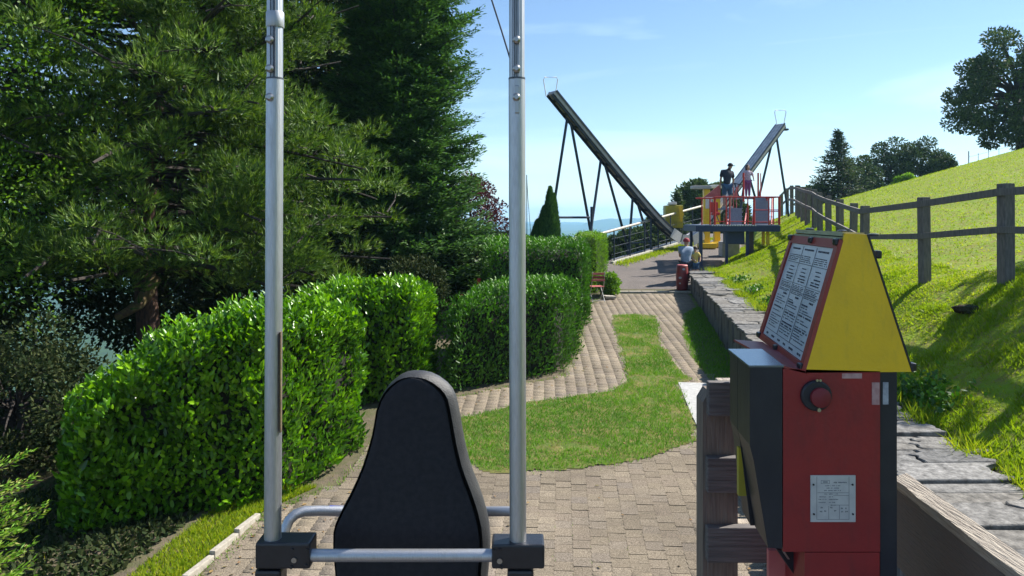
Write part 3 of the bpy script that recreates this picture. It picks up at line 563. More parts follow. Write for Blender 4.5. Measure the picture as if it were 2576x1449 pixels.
    leaves('foliage', B[keep], D[keep], N[keep], L_[keep], Wd[keep], OVAL if ll > .07 else RHOMB, m, root, 'stuff', rn[keep], .25, .12)
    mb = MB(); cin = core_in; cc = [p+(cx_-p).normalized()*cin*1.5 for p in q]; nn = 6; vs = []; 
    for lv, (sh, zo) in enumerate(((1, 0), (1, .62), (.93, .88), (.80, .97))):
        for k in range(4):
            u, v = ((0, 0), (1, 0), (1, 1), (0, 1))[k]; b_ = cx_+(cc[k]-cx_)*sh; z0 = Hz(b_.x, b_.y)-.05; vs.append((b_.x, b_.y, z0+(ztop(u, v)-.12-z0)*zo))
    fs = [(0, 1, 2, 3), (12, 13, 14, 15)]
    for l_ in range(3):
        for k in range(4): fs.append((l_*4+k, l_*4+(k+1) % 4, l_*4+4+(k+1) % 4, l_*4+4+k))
    mb.add(vs, fs); mb.build('core_or_branches', M['hcore'], root)  # solid dark core added inside the leaves to block light
    return root
M['laurel_one'] = rnd_mat('laurel_leaf_single', [(0.03, 0.09, 0.006), (0.09, 0.25, 0.008), (0.23, 0.45, 0.010)], 0.32, 0.27, (1.4, 1.5, 0.3), 0.5, obj_random=True)
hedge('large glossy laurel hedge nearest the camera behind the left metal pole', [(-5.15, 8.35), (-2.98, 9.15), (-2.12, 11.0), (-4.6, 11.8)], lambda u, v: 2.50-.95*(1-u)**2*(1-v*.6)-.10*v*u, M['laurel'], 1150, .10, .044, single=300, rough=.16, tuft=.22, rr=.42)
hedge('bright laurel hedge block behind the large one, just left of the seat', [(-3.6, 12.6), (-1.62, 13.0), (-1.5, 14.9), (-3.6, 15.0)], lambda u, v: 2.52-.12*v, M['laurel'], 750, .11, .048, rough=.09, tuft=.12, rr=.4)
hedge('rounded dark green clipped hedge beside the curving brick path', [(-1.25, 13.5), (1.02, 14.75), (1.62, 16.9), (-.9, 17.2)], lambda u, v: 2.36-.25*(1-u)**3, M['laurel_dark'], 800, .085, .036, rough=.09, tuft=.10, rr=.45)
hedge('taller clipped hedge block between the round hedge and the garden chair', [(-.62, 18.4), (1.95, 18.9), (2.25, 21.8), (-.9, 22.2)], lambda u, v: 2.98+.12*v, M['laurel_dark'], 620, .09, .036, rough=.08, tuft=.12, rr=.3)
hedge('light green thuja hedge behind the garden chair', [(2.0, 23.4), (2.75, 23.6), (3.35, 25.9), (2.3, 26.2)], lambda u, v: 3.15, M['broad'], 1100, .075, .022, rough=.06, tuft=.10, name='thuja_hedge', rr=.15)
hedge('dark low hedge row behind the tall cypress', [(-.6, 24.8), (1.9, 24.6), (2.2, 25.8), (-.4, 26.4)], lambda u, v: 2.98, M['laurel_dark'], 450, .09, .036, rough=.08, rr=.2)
# ------------------------------------------------------------------ trees
def tubes(name, segs, m, root, n=7):
    mb = MB()
    for pts, rs in segs: mb.tube(pts, rs, n)
    return mb.build(name, m, root, smooth=True)
def needles(cents, rad, n_each, out_dir, k=6, nl=.11, nw=.014, up=.35, spread=.55):
    """tufts of needles in clumps"""
    m = len(cents); C = np.repeat(cents, n_each, 0); O = np.repeat(out_dir, n_each, 0); n = len(C)
    v = rdir(n); v[:, 2] = np.abs(v[:, 2])*1.0-.25; v = unit(v); p = C+v*rad*(RNG.random(n)**.5*1.45)[:, None]; ax = unit(v*.8+O*.25+np.array([0, 0, up])+rdir(n)*.35)
    B = np.repeat(p, k, 0); A = np.repeat(ax, k, 0); B = B+A*(RNG.random(len(B))[:, None]*.07); D = A+rdir(len(B))*spread
    return B, D, np.repeat(RNG.random(n), k), np.full(len(B), nl)*RNG.uniform(.7, 1.2, len(B)), np.full(len(B), nw)
def pine(label, x, y, height, R, zlow, nlimb, seed, tuftn=90, k=6, trunk_r=.27, low_left=True):
    global RNG
    z0 = Hz(x, y); root = empty('pine_tree', (x, y, z0), label, 'pine tree'); rr = random.Random(seed)
    tp = [Vector((x+.12*math.sin(i*.9+seed), y+.1*math.cos(i*1.3), z0-.2+i*height/10)) for i in range(11)]
    tubes('trunk', [(tp, [trunk_r*(1.15 if i == 0 else 1)*(1-i/11.5) for i in range(11)])], M['bark'], root, 12)
    segs = []; cents = []; outs = []
    for i in range(nlimb):
        f = (i+.5)/nlimb; z = zlow+(height-zlow-.3+z0)*f**1.05; a_ = i*2.399+rr.uniform(-.3, .3)
        prof = (1-((z-zlow)/(height+z0-zlow))**2.2)**.6; L_ = R*prof*rr.uniform(.72, 1.08)
        d = Vector((math.cos(a_), math.sin(a_), 0)); zz = min(z, z0+height*.97); b = Vector((x, y, zz)); pts = [b]
        sag = (.25 if f > .4 else -.10)+rr.uniform(-.1, .15)
        for s_ in (.25, .5, .75, 1): pts.append(b+d*L_*s_+Vector((rr.uniform(-.15, .15), rr.uniform(-.15, .15), L_*(sag*s_*s_-.02*s_))))
        segs.append((pts, [.07*(1-.18*j)*(.7+.5*(1-f)) for j in range(5)]))
        side = Vector((-d.y, d.x, 0))
        for j in range(7):
            s_ = rr.uniform(.35, 1.02); q = b+d*L_*s_+Vector((0, 0, L_*sag*s_*s_)); off = side*rr.uniform(-1, 1)*L_*.30*s_+Vector((0, 0, rr.uniform(-.45, .5)))
            c_ = q+off; cents.append(tuple(c_)); o_ = (d+side*(.6 if off.dot(side) > 0 else -.6)); outs.append(tuple(o_.normalized()))
            if rr.random() < .6: segs.append(([q-d*.15, (q+c_)/2+Vector((0, 0, .05)), c_], [.022, .016, .008]))
    tubes('limbs', segs, M['barkd'], root, 5)
    cents = np.array(cents); outs = np.array(outs); vis = cents[:, 1] < y+R*.75
    B, D, rn, L_, Wd = needles(cents[vis], np.array([.36, .36, .27]), tuftn, outs[vis], k=k, nl=.16, nw=.022, up=.50)
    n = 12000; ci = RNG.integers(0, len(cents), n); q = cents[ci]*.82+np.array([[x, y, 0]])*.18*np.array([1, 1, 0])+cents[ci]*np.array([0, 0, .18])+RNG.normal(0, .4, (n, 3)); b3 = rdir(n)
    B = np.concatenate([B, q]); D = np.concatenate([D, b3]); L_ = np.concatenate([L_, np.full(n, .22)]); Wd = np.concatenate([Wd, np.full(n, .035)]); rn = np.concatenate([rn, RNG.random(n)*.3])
    leaves('crown', B, D, rdir(len(B)), L_, Wd, TRI, M['pine'], root, 'stuff', rn)
    return root
pine('large dark pine with a reddish trunk filling the upper left', -8.3, 17, 14, 5.3, 2.5, 165, 3, 92, k=6)
# mossy side limb and cut stub on the pine trunk
b = P(383, 690, 16.7); lb = bpy.data.objects
pr = [o for o in COL.objects if o.name == 'pine_tree'][0]
tubes('branch', [([P(388, 700, 16.85), P(372, 735, 16.6), P(350, 765, 16.3), P(322, 783, 16.0), P(296, 797, 15.7)], [.16, .15, .12, .10, .08]),], M['moss'], pr, 9)
tubes('branch', [([P(398, 668, 16.8), P(430, 664, 16.5), P(470, 682, 16.2)], [.07, .055, .03])], M['moss'], pr, 7)
def fir(label, x, y, height, Rf, zl, zh, seed, step=.30, per=11, name='spruce_tree', m='fir', lsc=1.0, backcut=.6, twn=15):
    z0 = Hz(x, y); root = empty(name, (x, y, z0), label, 'spruce tree'); rr = random.Random(seed)
    tubes('trunk', [([(x, y, z0-.2), (x, y, z0+height*.5), (x, y, z0+height*.97)], [.26*height/14, .16*height/14, .03])], M['barkd'], root, 9)
    B, D, N, L_, Wd = [], [], [], [], []; segs = []; z = zl
    while z < zh:
        R = Rf(z); nb = per if R > 1 else max(5, int(per*R)) 
        for j in range(nb):
            a_ = rr.uniform(0, 2*math.pi); d = np.array([math.cos(a_), math.sin(a_), 0])
            if d[1] > backcut: continue
            r = R*rr.uniform(.80, 1.12); side = np.array([-d[1], d[0], 0]); slope = rr.uniform(-.32, -.08); zj = z+rr.uniform(-.2, .2)
            def pos(s_): return np.array([x, y, zj])+d*r*s_+np.array([0, 0, r*(slope*s_+.26*s_**3)])
            segs.append(([tuple(pos(.1)), tuple(pos(.6)), tuple(pos(1))], [.03*lsc, .02*lsc, .006]))
            nt_ = int(twn*max(.6, r/2.5))
            for q in range(nt_):
                s_ = .35+.68*(q+rr.random())/nt_; p = pos(min(s_, 1.02)); sg = 1 if q % 2 else -1; tl = (.62*(1.08-s_)+.17)*min(1.2, r/2)*rr.uniform(.7, 1.2)*1.25
                td = d*.75+side*sg*.8+np.array([0, 0, rr.uniform(-.05, .35)]); td = td/np.linalg.norm(td)
                m_ = max(2, int(tl/(.075*lsc)))
                for w in range(m_):
                    f = (w+.5)/m_; pp = p+td*tl*f
                    for s2 in (-1, 1):
                        B.append(pp); sd_ = np.cross(td, [0, 0, 1]); D.append(td*.8+sd_*s2*.8+np.array([0, 0, rr.uniform(-.1, .5)])); L_.append(.17*lsc*rr.uniform(.7, 1.3))
        z += step*(1 if R > 1 else .7)
    nb_ = len(B)//4; zz = zl+(zh-zl)*RNG.random(nb_); ra = np.array([Rf(q) for q in zz])*(.25+.5*RNG.random(nb_)); th = RNG.uniform(0, 6.283, nb_)
    B = np.concatenate([np.array(B), np.stack([x+ra*np.cos(th), y+ra*np.sin(th), zz], 1)]); D = np.concatenate([np.array(D), rdir(nb_)]); L_ = np.concatenate([np.array(L_), np.full(nb_, min(.36, .30*lsc))])
    B = B+RNG.normal(0, .035*lsc, (len(B), 3)); n = len(B)
    leaves('crown', B, D+rdir(n)*.25, np.array([[0, 0, 1.]])+rdir(n)*.6, L_, L_*.30*RNG.uniform(.8, 1.3, n), RHOMB, M[m], root, 'stuff')
    tubes('limbs', segs, M['barkd'], root, 4)
    return root
fir('tall dark spruce standing right of the pine, its edge against the sky', -3.55, 23.5, 19, lambda z: max(.05, (2.22+max(0, 5.2-z)*.34) if z < 11 else 2.22*(19-z)/8), 1.6, 15.5, 5, step=.23, per=15, twn=20)
def cloud_tree(name, label, cat, x, y, z0, zt, R, m, nleaf, ls, seed, nblob=26, trunk=.18, low=.25, rz=None, group=None, shape=RHOMB, limbmat='barkd', blobr=.30):
    root = empty(name, (x, y, z0), label, cat, group); rr = random.Random(seed); H_ = zt-z0; cz = z0+H_*(low+1)/2; rz = rz or H_*(1-low)/2
    cs = []; segs = [([(x, y, z0-.3), (x+rr.uniform(-.2, .2), y, z0+H_*.4), (x, y, z0+H_*.75)], [trunk, trunk*.7, trunk*.2])]
    tr = tubes('trunk', segs, M[limbmat], root, 8); segs = []
    for i in range(nblob):
        zf = 1-2*(i+.5)/nblob; a_ = i*2.399+rr.uniform(-.4, .4); q = math.sqrt(max(0, 1-zf*zf)); k = rr.uniform(.62, .92)
        c = np.array([x+R*q*math.cos(a_)*k, y+R*q*math.sin(a_)*k, cz+rz*zf*k]); cs.append(c)
        segs.append(([(x, y, z0+H_*rr.uniform(.3, .55)), tuple((c+np.array([x, y, z0+H_*.5]))/2+np.array([0, 0, .1])), tuple(c)], [trunk*.35, trunk*.2, trunk*.08]))
    tubes('limbs', segs, M[limbmat], root, 5)
    cs = np.array(cs); per = nleaf//nblob; C = np.repeat(cs, per, 0); n = len(C); v = rdir(n); rad = RNG.random(n)**.4
    rb = np.repeat(np.array([rr.uniform(.75, 1.25) for _ in cs]), per)*blobr*(R+rz)/2
    B = C+v*(rad*rb)[:, None]*np.array([1, 1, .7]); leaves('crown', B, v+rdir(n)*.8+[0, 0, .1], v+rdir(n)*.8, ls*RNG.uniform(.6, 1.3, n), ls*.55*RNG.uniform(.7, 1.2, n), shape, M[m], root, 'stuff')
    return root
cloud_tree('birch_tree', 'bright leafy deciduous tree beside the pine at the far left edge', 'tree', -10.3, 13.3, Hz(-10.3, 13.3), 12.5, 2.5, 'broad', 40000, .10, 2, 60, .16, .12, blobr=.32)
cloud_tree('birch_tree', 'leafy light green tree glimpsed through gaps in the pine', 'tree', -9.5, 25.5, Hz(-9.5, 25.5), 11.5, 3.2, 'broad', 22000, .13, 4, 44, .14, .2, blobr=.32)
cloud_tree('maple_tree', 'purple leaved maple peeking out right of the spruce', 'tree', -1.65, 30, Hz(-1.65, 30), 5.9, 1.35, 'maple', 9000, .13, 8, 26, .09, .15, blobr=.34)
for x_, y_, zt_, r_, lab in ((-10.8, 26.5, 14, 3.3, 'dark tree standing behind the pine on its left'), (-6.6, 26.8, 14, 2.6, 'dark tree filling the gap between pine and spruce')):
    cloud_tree('dark_tree', lab, 'tree', x_, y_, Hz(x_, y_), zt_, r_, 'shrub', 17000, .30, int(y_*3), 50, .18, .05, blobr=.36)
# hazy trees on the far side of the platform
for i, (px_, pt_, Rp, y_, lab, kd) in enumerate([
    (1655, 545, 42, 50, 'low dark tree at the left end of the row behind the slide track', 'c'),
    (1702, 478, 36, 52, 'pointed dark tree above the yellow machine', 'f'),
    (1748, 447, 50, 55, 'broad round tree between the pointed tree and the bending man', 'c'),
    (1800, 450, 46, 57, 'round dark tree directly behind the bending man', 'c'),
    (1846, 492, 34, 54, 'small tree behind the right arm of the track', 'c'),
    (1600, 582, 50, 44, 'dark shrub below the slide supports', 'c'),
    (1522, 622, 46, 37, 'dark shrub at the low end of the ramp railing', 'c'),
    (1640, 572, 52, 46, 'dark shrub behind the third pair of slide supports', 'c'),
    (1692, 555, 44, 48, 'dark shrub behind the curve at the foot of the slide', 'c'),
    (1560, 600, 45, 40, 'dark shrub beside the light thuja hedge end', 'c'),
    (2052, 455, 40, 66, 'small tree left of the pointed conifer on the right horizon', 'c'),
    (2160, 392, 62, 70, 'bushy tree right of the pointed conifer', 'c'),
    (2238, 352, 52, 72, 'tall round tree left of the pair on the hill line', 'c'),
    (2316, 350, 58, 72, 'round tree right of the pair on the hill line', 'c'),
    (2366, 385, 38, 70, 'small round tree at the right end of the hill row', 'c'),
    (2276, 440, 30, 62, 'pale green bush low under the round trees', 'b')]):
    X_ = (px_-CX)*y_/F; z0 = Hz(X_, y_); zt = CZ+(HY-pt_)*y_/F; R_ = Rp*y_/F
    if kd == 'f': fir(lab, X_, y_, zt-z0, lambda z, R_=R_, zt=zt, z0=z0: max(.05, R_*1.1*(zt-z)/(zt-z0)*1.5), z0+.6, zt, i+20, step=.5, per=9, lsc=2.2, backcut=.8, m='fartree', name='conifer_tree', twn=8)
    else: cloud_tree('broad_tree', lab, 'tree', X_, y_, z0, zt, R_, 'fartree' if kd == 'c' else 'broad', 9000, .26, i+50, 26, .14, .12, blobr=.30)
X_ = (2108-CX)*64/F; z0 = Hz(X_, 64); zt = CZ+(HY-330)*64/F
fir('pointed dark conifer rising above the right horizon trees', X_, 64, zt-z0, lambda z: max(.08, 4.4*((zt-z)/(zt-z0))**1.0), z0+1, zt, 33, step=.42, per=12, lsc=2.0, backcut=.9, m='fartree', name='conifer_tree', twn=9)
X_ = (2575-CX)*50/F; z0 = Hz(X_, 50); cloud_tree('large_tree', 'big dark tree towering at the right edge of the hill', 'tree', X_, 50, z0, CZ+(HY-70)*50/F, 5.0, 'fartree', 30000, .24, 71, 60, .45, .08, blobr=.20)
# columnar cypress
cyp = empty('cypress', (1.16, 25.6, 1.5), 'narrow dark cypress column left of the slide track supports', 'cypress')
tubes('trunk', [([(1.16, 25.6, 1.2), (1.16, 25.6, 4.1)], [.09, .02])], M['barkd'], cyp, 6)
n = 26000; t = RNG.random(n); zz = 1.7+t*3.0; sub = RNG.integers(0, 4, n); ox = np.array([-.22, .02, .2, .32])[sub]; ht = np.array([.62, .78, 1, .92])[sub]; zz = 1.7+t*3.0*ht
r = np.array([.30, .34, .26, .2])[sub]*np.clip((1-t)*2.4, 0, 1)**.7; th = RNG.uniform(0, 6.283, n); B = np.stack([1.12+ox+r*np.cos(th), 25.6+r*1.1*np.sin(th), zz], 1)
leaves('crown', B, np.stack([np.cos(th)*.35, np.sin(th)*.35, np.ones(n)], 1)+rdir(n)*.25, np.stack([np.cos(th), np.sin(th), th*0], 1)+rdir(n)*.3, np.full(n, .14), np.full(n, .035), RHOMB, M['fir'], cyp, 'stuff')
# small round bush by the chair
cloud_tree('garden_bush', 'small round olive bush between garden chair and ramp', 'bush', 3.05, 23.3, 1.2, 1.98, .32, 'broad', 4500, .07, 90, 16, .03, .0, blobr=.42)
# feathery juniper at the lower left
jn = empty('juniper_bush', (-3.5, 4.7, 0), 'feathery bright green juniper shrub in the lower left corner', 'shrub')
segs = []; B, D = [], []
for i in range(150):
    a_ = random.uniform(-1.3, 1.0); bz = random.uniform(.9, 2.35); b = np.array([-3.95, 4.7, bz*.75]); L_ = random.uniform(.35, .95)*(1.15-.25*bz/2.4); d = np.array([math.cos(a_), math.sin(a_)-.3, random.uniform(.1, .55)]); d /= np.linalg.norm(d)
    segs.append(([tuple(b), tuple(b+d*L_*.6), tuple(b+d*L_+np.array([0, 0, -.03]))], [.01, .006, .002])); s_ = np.cross(d, [0, 0, 1]); s_ /= np.linalg.norm(s_)
    m_ = int(L_/.016)
    for q in range(m_):
        f = (q+.5)/m_; p = b+d*L_*f
        tl = .13*(1.1-f)+.02
        for w in range(4):
            sg = 1 if (q % 2) else -1; pp = p+(d*.6+s_*sg*.8)*tl*w/4
            B.append(pp); D.append(d*.8+s_*sg*random.uniform(.2, 1.1)+np.array([0, 0, random.uniform(-.3, .5)]))
B = np.array(B); D = np.array(D); n = len(B); leaves('foliage', B+RNG.normal(0, .012, (n, 3)), D+rdir(n)*.3, rdir(n), RNG.uniform(.025, .055, n), np.full(n, .011), RHOMB, M['lawnblade'], jn, 'stuff'); tubes('core_or_branches', segs, M['barkd'], jn, 4)
# dark low shrubs under the pine, left
cloud_tree('yew_bush', 'dark shrub under the drooping pine at the left edge', 'bush', -7.4, 11.0, Hz(-7.4, 11), 2.05, 1.5, 'shrub', 16000, .08, 95, 30, .07, .0, blobr=.38)
cloud_tree('yew_bush', 'dark twiggy shrub in the gap between the laurel hedge and the round hedge', 'bush', -2.5, 18.2, Hz(-2.5, 18.2), 2.75, .95, 'shrub', 15000, .10, 96, 30, .07, .0, blobr=.38)
for i, (x_, y_, zt_, r_, lab) in enumerate([(-11.5, 14.0, 3.6, 2.1, 'dark shrub mass under the pine at the left edge of the photo'), (-9.3, 19.5, 3.9, 2.3, 'dark shrub behind the pine trunk on its left side'), (-13.5, 17.5, 5.2, 2.5, 'tall dark shrub left of the pine beneath the leafy tree'), (-5.0, 21.5, 3.3, 1.7, 'dark shrub between pine and spruce above the laurel hedge'), (-2.4, 23.2, 3.2, 1.4, 'dark shrub at the foot of the spruce behind the playground ride'), (-.6, 27.5, 3.2, 1.3, 'dark green shrub right of the spruce foot under the purple maple')]):
    cloud_tree('dark_bush', lab, 'bush', x_, y_, Hz(x_, y_), zt_, r_, 'shrub', 13000, .15, 110+i, 34, .07, .0, blobr=.40)
# tree out of frame on the right whose shade dapples the bank
cloud_tree('shade_tree', 'tall tree on the bank outside the right edge of the view', 'tree', 13.2, 12.6, Hz(13.2, 12.6), 9.3, 2.4, 'broad', 4200, .18, 97, 20, .14, .45, blobr=.30)
n = 5000; Y_ = RNG.uniform(7.2, 9.4, n); X_ = -6.1-.25*(Y_-8)+RNG.normal(0, .35, n)
blades('grass', X_, Y_, H(X_, Y_), .07, .016, M['grass'])
# ------------------------------------------------------------------ giant U shaped ride track
TL0 = Vector((1.56, 29, 0)); TL1 = Vector((13.1, 36, 0)); TD = (TL1-TL0); TP = Vector((-TD.y, TD.x, 0)).normalized()
def tz(t): l = 8.55-12.7*t; r = 8.15-13.3*(1-t); return (l+r)/2+math.sqrt(((l-r)/2)**2+.9)
def tpt(t, side=0, up=0):
    p = TL0+TD*t; dz = (tz(min(t+.004, 1.01))-tz(t-.004))/(.008*TD.length); tan = (TD.normalized()+Vector((0, 0, dz))).normalized(); nrm = tan.cross(TP)*-1
    if nrm.z < 0: nrm = -nrm
    return Vector((p.x, p.y, tz(t)))+TP*side+nrm*up
trk = empty('ride_track', (7.7, 32.7, Hz(7.7, 32.7)), 'huge V shaped steel ride track rising steeply on both sides against the sky', 'ride track')
ts = list(np.linspace(0, .36, 10))+list(np.linspace(.38, .70, 22))+list(np.linspace(.73, 1.0, 9))
def sweep(prof, name, m, parent, ts=ts):
    mb = MB(); v = []; n = len(prof)
    for t in ts: v += [tpt(t, s_, u_) for s_, u_ in prof]
    f = [(i*n+k, i*n+(k+1) % n, (i+1)*n+(k+1) % n, (i+1)*n+k) for i in range(len(ts)-1) for k in range(n)]
    f += [tuple(range(n)), tuple((len(ts)-1)*n+k for k in range(n))]
    return mb.add(v, f).build(name, m, parent)
hw = .26
sweep([(-hw, .04), (hw, .04), (hw, .07), (-hw, .07)], 'running_plate', M['tracklight'], trk)
sweep([(-hw+.02, -.10), (hw-.02, -.10), (hw-.02, .036), (-hw+.02, .036)], 'underside', M['track'], trk)
for s_ in (-1, 1):
    sweep([(s_*.17-.03, -.19), (s_*.17+.03, -.19), (s_*.17+.03, -.102), (s_*.17-.03, -.102)], 'side_beam', M['leg'], trk)
    sweep([(s_*.09-.010, .072), (s_*.09+.010, .072), (s_*.09+.010, .084), (s_*.09-.010, .084)], 'guide_rail', M['track'], trk)
    sweep([(s_*(hw+.012)-.012, .03), (s_*(hw+.012)+.012, .03), (s_*(hw+.012)+.012, .10), (s_*(hw+.012)-.012, .10)], 'edge_lip', M['leg'], trk)
for k in range(26):
    t = .015+k*.0385
    if t < 1: MB().hexa([tpt(t, -hw+.03, -.15), tpt(t+.006, -hw+.03, -.15), tpt(t+.006, hw-.03, -.15), tpt(t, hw-.03, -.15), tpt(t, -hw+.03, -.03), tpt(t+.006, -hw+.03, -.03), tpt(t+.006, hw-.03, -.03), tpt(t, hw-.03, -.03)]).build('cross_bar', M['leg'], trk)
for (px_, py_, Y0, sx) in ((1385, 243, 29.0, 1), (1963, 312, 36.0, .88)):
    c_ = P(px_, py_, Y0); w0, w1, h_ = .17*1.0, .28, .76*sx
    pts = [c_+Vector((-w0, 0, 0)), c_+Vector((-w1, 0, h_*.86)), c_+Vector((-w1+.05, 0, h_)), c_+Vector((w1-.05, 0, h_)), c_+Vector((w1, 0, h_*.86)), c_+Vector((w0, 0, 0))]
    MB().tube(pts, .018, 7).build('end_loop', M['white'], trk, True)
MB().bbox(P(1974, 326, 36.1), (.34, .25, .10), .04).build('buffer', M['leg'], trk)
def leg(a_, b_, r=.055): MB().tube([a_, b_], r, 9).build('support_leg', M['leg'], trk, True)
def gfoot(px_, Y_): x_ = (px_-CX)*Y_/F; return Vector((x_, Y_, Hz(x_, Y_)-.1))
leg(tpt(.065, 0, -.2), gfoot(1363, 28.6)); leg(tpt(.078, 0, -.2), gfoot(1502, 30.4))
leg(tpt(.190, 0, -.2), gfoot(1472, 28.8)); leg(tpt(.205, 0, -.2), gfoot(1586, 31.2))
leg(tpt(.315, 0, -.2), gfoot(1580, 31.0)); leg(tpt(.335, 0, -.2), gfoot(1641, 32.2))
leg(tpt(.39, 0, -.2), gfoot(1637, 31.4), .04); leg(tpt(.94, 0, -.2), gfoot(1882, 35.0)); leg(tpt(.965, 0, -.2), gfoot(1985, 36.2)); leg(tpt(.80, 0, -.2), gfoot(1850, 34.0)); leg(tpt(.82, 0, -.2), gfoot(1925, 35.5))
MB().tube([P(1378, 547, 28.9), P(1483, 547, 29.6)], .045, 8).build('tie_bar', M['leg'], trk, True)
MB().tube([P(1488, 520, 29.4), P(1488, 600, 29.4)], .05, 8).build('support_leg', M['leg'], trk, True)
MB().tube([P(1588, 612, 31), P(1640, 608, 32)], .03, 8).build('tie_bar', M['leg'], trk, True)
# white splash panels on the curve
for t0, t1 in ((.455, .49), (.495, .535), (.54, .585)):
    MB().hexa([tpt(t0, -hw-.04, -.35), tpt(t1, -hw-.04, -.35), tpt(t1, -hw-.07, -.35), tpt(t0, -hw-.07, -.35), tpt(t0, -hw-.04, .10), tpt(t1, -hw-.04, .10), tpt(t1, -hw-.07, .10), tpt(t0, -hw-.07, .10)]).build('panel', M['white'], trk)
# dark concrete base wall below the curve
MB().hexa([(4.6, 32.6, .2), (9.2, 35.6, .2), (9.0, 36.0, .2), (4.4, 33, .2), (4.6, 32.6, 1.85), (9.2, 35.6, 2.9), (9.0, 36.0, 2.9), (4.4, 33, 1.85)]).build('base_wall', M['mesh'], trk)
# pipe railing along the left of the ramp
rl = empty('ramp_railing', (4.5, 28.8, Hz(4.5, 28.8)), 'pale pipe railing with net climbing along the left edge of the asphalt ramp', 'railing')
t0 = P(1486, 595, 27.5); t1 = P(1771, 517, 37.5); b0 = P(1539, 661, 28.0); b1 = P(1769, 593, 37.5)
MB().tube([t0, t1], .055, 10).build('handrail', M['pipe'], rl, True)
for k in range(9):
    f0, f1 = k/9, (k+1)/9; p = b0.lerp(b1, f0); q = b0.lerp(b1, f1); d = q-p
    MB().bbox((p+q)/2, (d.length-.01, .13, .10), .02, d.to_track_quat('X', 'Z').to_euler()).build('base_beam', M['pipe'], rl)
for k in range(8):
    f = k/7*.97+.02; p = b0.lerp(b1, f); q = t0.lerp(t1, .16+.84*f); MB().tube([Vector((p.x, p.y, p.z-.3)), Vector((p.x+.0, p.y+.05, q.z-.03))], .028, 7).build('post', M['leg'], rl)
mb = MB()
for k in range(3):
    h_ = .30*(k+1); mb.tube([b0+Vector((0, .05, h_)), b1+Vector((0, .05, h_))], .006, 3)
for k in range(46):
    p = b0.lerp(b1, k/45)+Vector((0, .05, 0)); mb.tube([p, p+Vector((0, 0, 1.0))], .005, 3)
mb.build('net', M['leg'], rl, kind='stuff')
n = 4500; f = RNG.random(n); B = np.array(b0)[None]*(1-f[:, None])+np.array(b1)[None]*f[:, None]+np.array([.28, -.25, -.12])+RNG.normal(0, .16, (n, 3))*[1, 1, 0]
blades('grass', B[:, 0], B[:, 1], H(B[:, 0], B[:, 1]), .10, .03, M['grass'])
# ------------------------------------------------------------------ boarding platform
pf = empty('boarding_platform', (8.3, 28.4, Hz(8.3, 28.4)), 'blue raised boarding platform with red railings and two metal stairs', 'platform')
xa, xb, ya, yb, zf = 6.84, 9.90, 27.3, 29.4, 3.44
for k in range(14):
    yy = ya+.06+k*(yb-ya-.1)/13; MB().bbox(((xa+xb)/2, yy, zf-.015), (xb-xa-.06, .13, .03), .004).build('deck_plank', M['tread'], pf)
for yy in (ya, yb): MB().bbox(((xa+xb)/2, yy, zf-.14), (xb-xa, .07, .22), .01).build('edge_beam', M['blue'], pf)
for xx in (xa, xb): MB().bbox((xx, (ya+yb)/2, zf-.14), (.07, yb-ya-.08, .22), .01).build('edge_beam', M['blue'], pf)
for k in range(18): MB().bbox((xa+.55+k*.085*1.1, ya-.04, zf-.02), (.055, .02, .045), .004).build('edge_clip', M['white'], pf)
for (xx, yy, m_, w_) in ((6.98, 27.35, 'blue', .12), (7.95, 27.4, 'blue', .10), (8.75, 27.5, 'blue', .10), (8.98, 27.9, 'woody', .22), (9.12, 28.4, 'pyel', .12), (9.72, 28.6, 'pyel', .10), (9.86, 29.0, 'pyel', .10), (7.1, 29.3, 'blue', .10), (9.55, 27.6, 'pyel', .10)):
    z0 = Hz(xx, yy); MB().bbox((xx, yy, (z0-.3+zf-.1)/2), (w_, w_, zf-.1-z0+.3), .01).build('leg', M[m_], pf)
MB().bbox((8.32, 27.75, 2.98), (.72, .35, .52), .03).build('control_cabinet', M['blue'], pf)
MB().bbox((6.75, 27.2, 2.22), (.22, .1, .3), .02).build('switch_box', M['blue'], pf)
zr = 4.47
def bar(a_, b_, r=.022, m_='pred', nm='railing_bar'): MB().tube([a_, b_], r, 7).build(nm, M[m_], pf, True)
for xx in (7.02, 7.32, 7.5, 7.92, 8.05, 8.72, 8.95, 9.5, 9.86): bar((xx, ya+.04, zf), (xx, ya+.04, zr if xx > 7.4 else zr-.05), .024 if xx not in (7.5, 8.95) else .042)
bar((xa-.05, ya+.04, zr-.05), (7.5, ya+.04, zr-.05), .026); bar((7.5, ya+.04, zr), (xb, ya+.04, zr), .026); bar((7.5, ya+.04, zf+.12), (8.95, ya+.04, zf+.12), .016); bar((9.0, ya+.04, zf+.55), (xb, ya+.04, zf+.55), .018); bar((9.0, ya+.04, zf+.1), (xb, ya+.04, zf+.1), .018)
for yy in (ya+.04, ya+.7, ya+1.4, yb): bar((xb, yy, zf), (xb, yy, zr), .022)
bar((xb, ya, zr), (xb, yb, zr), .024); bar((xb, ya, zf+.5), (xb, yb, zf+.5), .016)
for xx in (8.03, 8.68, 8.98, 9.68): bar((xx, ya+.3, zf+.02), (xx+.31*(1.5 if xx < 8.8 else 1.8), ya+(1.5 if xx < 8.8 else 1.8), zf+(.62 if xx < 8.8 else 1.05)), .03, 'pink', 'stair_stringer')
